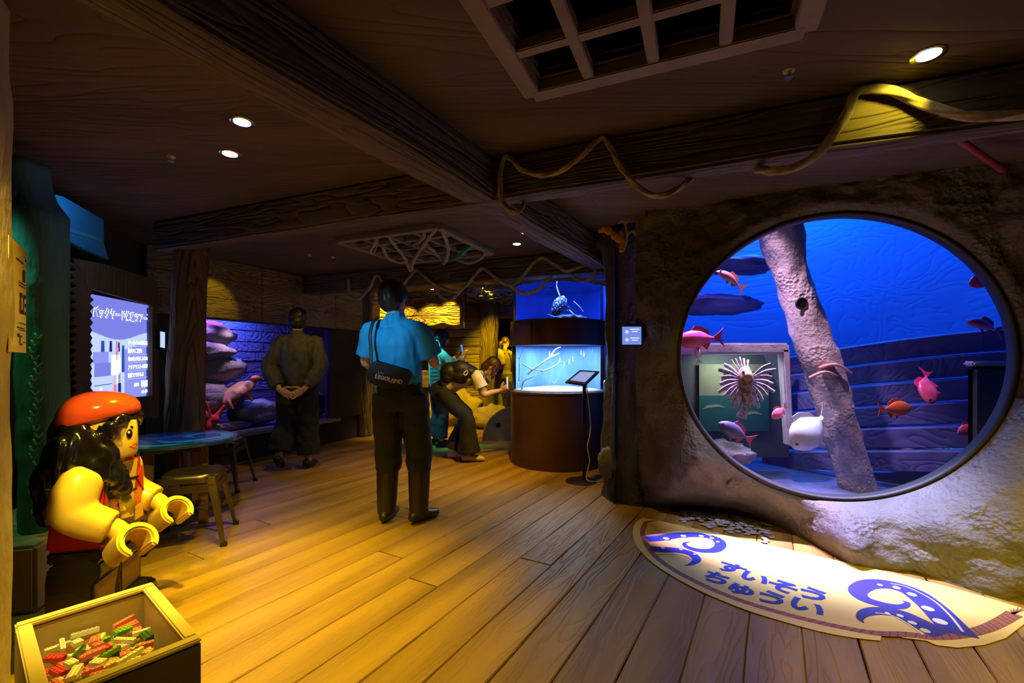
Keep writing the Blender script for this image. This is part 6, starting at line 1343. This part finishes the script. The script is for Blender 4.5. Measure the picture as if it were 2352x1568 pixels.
MB().box(c, (.074, .009, .15), r_).build('case', M['black'], pho, bevel=.003); MB().box(c + r_ @ V(0, -.0055, 0), (.066, .002, .138), r_).build('display', emis('phone_blue', (.1, .2, .8), 1.2), pho)
tc_ = W(993, 862, d3_ - .16); tot = thing('tote_bag', 'white tote bag with teal stripes hanging at the hip', 'bag', tc_); M['tote'] = mat('tote_teal_light', (.25, .75, .70), .8); M['stripe'] = mat('dark_teal_stripe', (.02, .2, .22), .8)  # teal light on the white bag is put into its colour
tpts = [(988, 815), (1000, 806), (1012, 830), (1018, 862), (1012, 888), (992, 897), (985, 880), (985, 846)]
def td_(x, y, e): return W(x, y, d3_ - .18 - e)
MB().loft([[td_(x, y, -.05) for x, y in tpts], [td_(x, y, 0) for x, y in tpts], [tc_ + (td_(x, y, .03) - tc_) * .94 for x, y in tpts]]).build('pouch', M['tote'], tot, bevel=.01)
for k in range(8):
    y = 830 + k * 8; MB().tube([td_(987, y + 5, .034), td_(1000, y, .04), td_(1014, y - 3, .034)], .0045, 6).build('stripe', M['stripe'], tot)
MB().tube(catmull([td_(991, 820, 0), td_(996, 800, 0), td_(1003, 782, -.04), td_(1010, 792, -.06), td_(1008, 815, -.02)], 5), .008, 8).build('strap', M['tote'], tot, smooth=True)
# ---- woman bending to the cylinder tank
d4_ = 5.38; b4 = V((1060 - CX) / F * d4_, d4_, 0)
bw, Mb, Pb = person('person in white shirt and flared black trousers bending to photograph the cylinder tank', b4, R(-90), dict(     # faces +x: local y is along +x, local x is towards the camera
    hpL=(-.08, -.24, .80), hpR=(.08, -.24, .80), waist=(0, -.12, .90), chest=(0, .03, .97), shL=(-.15, .20, .985), shR=(.15, .19, .985), neck=(0, .27, 1.03), head=(0, .36, 1.10), look=(0, .85, -.55),
    elL=(-.12, .28, .79), wrL=(-.05, .46, .80), elR=(.14, .27, .78), wrR=(.06, .46, .82), handL=((.3, .8, .35), (.8, -.2, .3), (0, .3, 1), .4), handR=((-.3, .8, .4), (-.8, -.2, .3), (0, .3, 1), .4),
    knL=(-.09, .05, .50), knR=(.10, .07, .51), anL=(-.09, -.09, .075), anR=(.10, .10, .075), toL=(-.09, .05, .035), toR=(.10, .24, .035)),
    dict(s=.94, torso=[(.15, .115), (.135, .105), (.145, .115), (.16, .12), (.15, .095), (.075, .06)], hem=-.06, sleeve=.62, srad=.085, top='white_shirt', pelvis=[(.145, .115), (.17, .14), (.15, .13)], leg=[.11, .1, .085, .105, .14], cuff=.92, hair='long', vox=.0055),
    dict(skin=SK('bending', (.62, .42, .32)), top=mat('white_tee', (.72, .66, .6), .85), pants=mat('flared_black', (.012, .012, .012), .85), shoe=mat('white_sneaker', (.7, .68, .64), .6), hair=HBR))
c = Pb('wrR').lerp(Pb('wrL'), .5) + V(.085, -.02, .10)
p2 = thing('phone', 'white-backed phone held against the cylinder tank glass', 'phone', c); r_ = Matrix.Rotation(R(-80), 3, 'Z')
MB().box(c, (.074, .009, .15), r_).build('case', M['white'], p2, bevel=.003); MB().box(c + r_ @ V(0, -.0055, 0), (.066, .002, .138), r_).build('display', emis('phone_white', (.7, .8, 1), 1.1), p2)
bk_ = MB(); 
for px, py, rx, rz, rd_ in ((1034, 854, .12, .12, .15), (1058, 848, .14, .11, .15), (1080, 855, .11, .085, .14), (1029, 866, .09, .085, .15), (1056, 862, .15, .11, .15)): bk_.ell(W(px, py, d4_ - .06), (rx, rd_, rz), Matrix.Rotation(R(8), 3, 'Y'))
bpk = thing('backpack', 'black backpack with a white loop on the bending person', 'backpack', W(1050, 870, d4_))
remesh(bk_, 'bag_body', .011, mat('black_backpack', (.012, .012, .013), .55, bump=.4, bscale=25), bpk, 3, disp=lambda p: .008 * noise.noise(p * 9)); 
for k in range(4): 
    a, b = [(1064, 858), (1068, 851), (1074, 852), (1070, 861)][k], [(1068, 851), (1074, 852), (1070, 861), (1064, 858)][k]; 
MB().tube(catmull([W(1065, 859, d4_ - .222), W(1069, 852, d4_ - .222), W(1074, 853, d4_ - .215), W(1071, 861, d4_ - .215)], 5, True) + [W(1065, 859, d4_ - .222)], .006, 8).build('loop', M['white'], bpk, smooth=True)
for s_ in (-.13, .13): MB().tube(catmull([W(1085, 868, d4_ + s_), W(1102, 848, d4_ + s_), W(1112, 856, d4_ + s_ * 1.1), W(1105, 880, d4_ + s_ * 1.2), W(1080, 884, d4_ + s_)], 5), [(.022, .006)] * 2, 8, side=(0, 1, 0)).build('strap', M['black'], bpk, smooth=True)
# ---- visitor in the distance
d5_ = 9.9; b5 = V((1158 - CX) / F * d5_, d5_, 0)
pf, Mf, Pf = person('distant person with hair tied back carrying an olive backpack', b5, R(-35), dict(
    hpL=(-.09, 0, .88), hpR=(.09, 0, .88), waist=(0, 0, 1.05), chest=(0, -.01, 1.22), shL=(-.165, 0, 1.33), shR=(.165, 0, 1.33), neck=(0, .02, 1.45), head=(.0, .04, 1.57), look=(.3, 1, 0),
    elL=(-.22, .1, 1.1), wrL=(-.12, .3, 1.08), elR=(.22, .1, 1.1), wrR=(.12, .3, 1.08), handL=((.4, .8, .2), (.8, 0, .3), (0, .3, 1), .5), handR=((-.4, .8, .2), (-.8, 0, .3), (0, .3, 1), .5),
    knL=(-.1, .02, .47), knR=(.1, .03, .47), anL=(-.1, -.02, .08), anR=(.11, 0, .08), toL=(-.11, .14, .035), toR=(.13, .16, .035)),
    dict(s=1.0, torso=[(.17, .12), (.155, .115), (.165, .12), (.18, .125), (.165, .1), (.08, .065)], hem=.05, sleeve=1.6, srad=.075, top='jacket', pelvis=[(.155, .115), (.175, .13), (.15, .12)], leg=[.1, .095, .085, .085, .085], cuff=.9, hair='tail', vox=.009),
    dict(skin=SK('distant', (.55, .34, .24)), top=mat('olive_jacket', (.25, .2, .09), .8), pants=mat('khaki_trousers', (.3, .24, .12), .8), shoe=M['rubber'], hair=HBR))
bk_ = MB(); cb = Pf('chest') - (Mf.to_3x3() @ V(0, .2, 0)); bk_.ell(cb, (.15, .12, .22), Matrix.Rotation(R(-35), 3, 'Z')); bk_.ell(cb - V(0, 0, .08), (.16, .13, .16), Matrix.Rotation(R(-35), 3, 'Z'))
b6 = thing('backpack', 'olive backpack worn by the distant person', 'backpack', cb - V(0, 0, .2)); remesh(bk_, 'bag_body', .015, mat('olive_nylon', (.32, .25, .08), .7, bump=.4), b6, 2, disp=lambda p: .01 * noise.noise(p * 9))
for s_ in (-.11, .11):
    q = lambda x, y, z: Pf('chest') + (Mf.to_3x3() @ V(x, y, z)); MB().tube(catmull([q(s_, -.13, .12), q(s_, -.05, .2), q(s_, .1, .14), q(s_ * 1.1, .13, -.02), q(s_ * 1.2, .0, -.14)], 5), [(.022, .006)] * 2, 8, side=Mf.to_3x3() @ V(1, 0, 0)).build('strap', bpy.data.materials['olive_nylon'], b6, smooth=True)
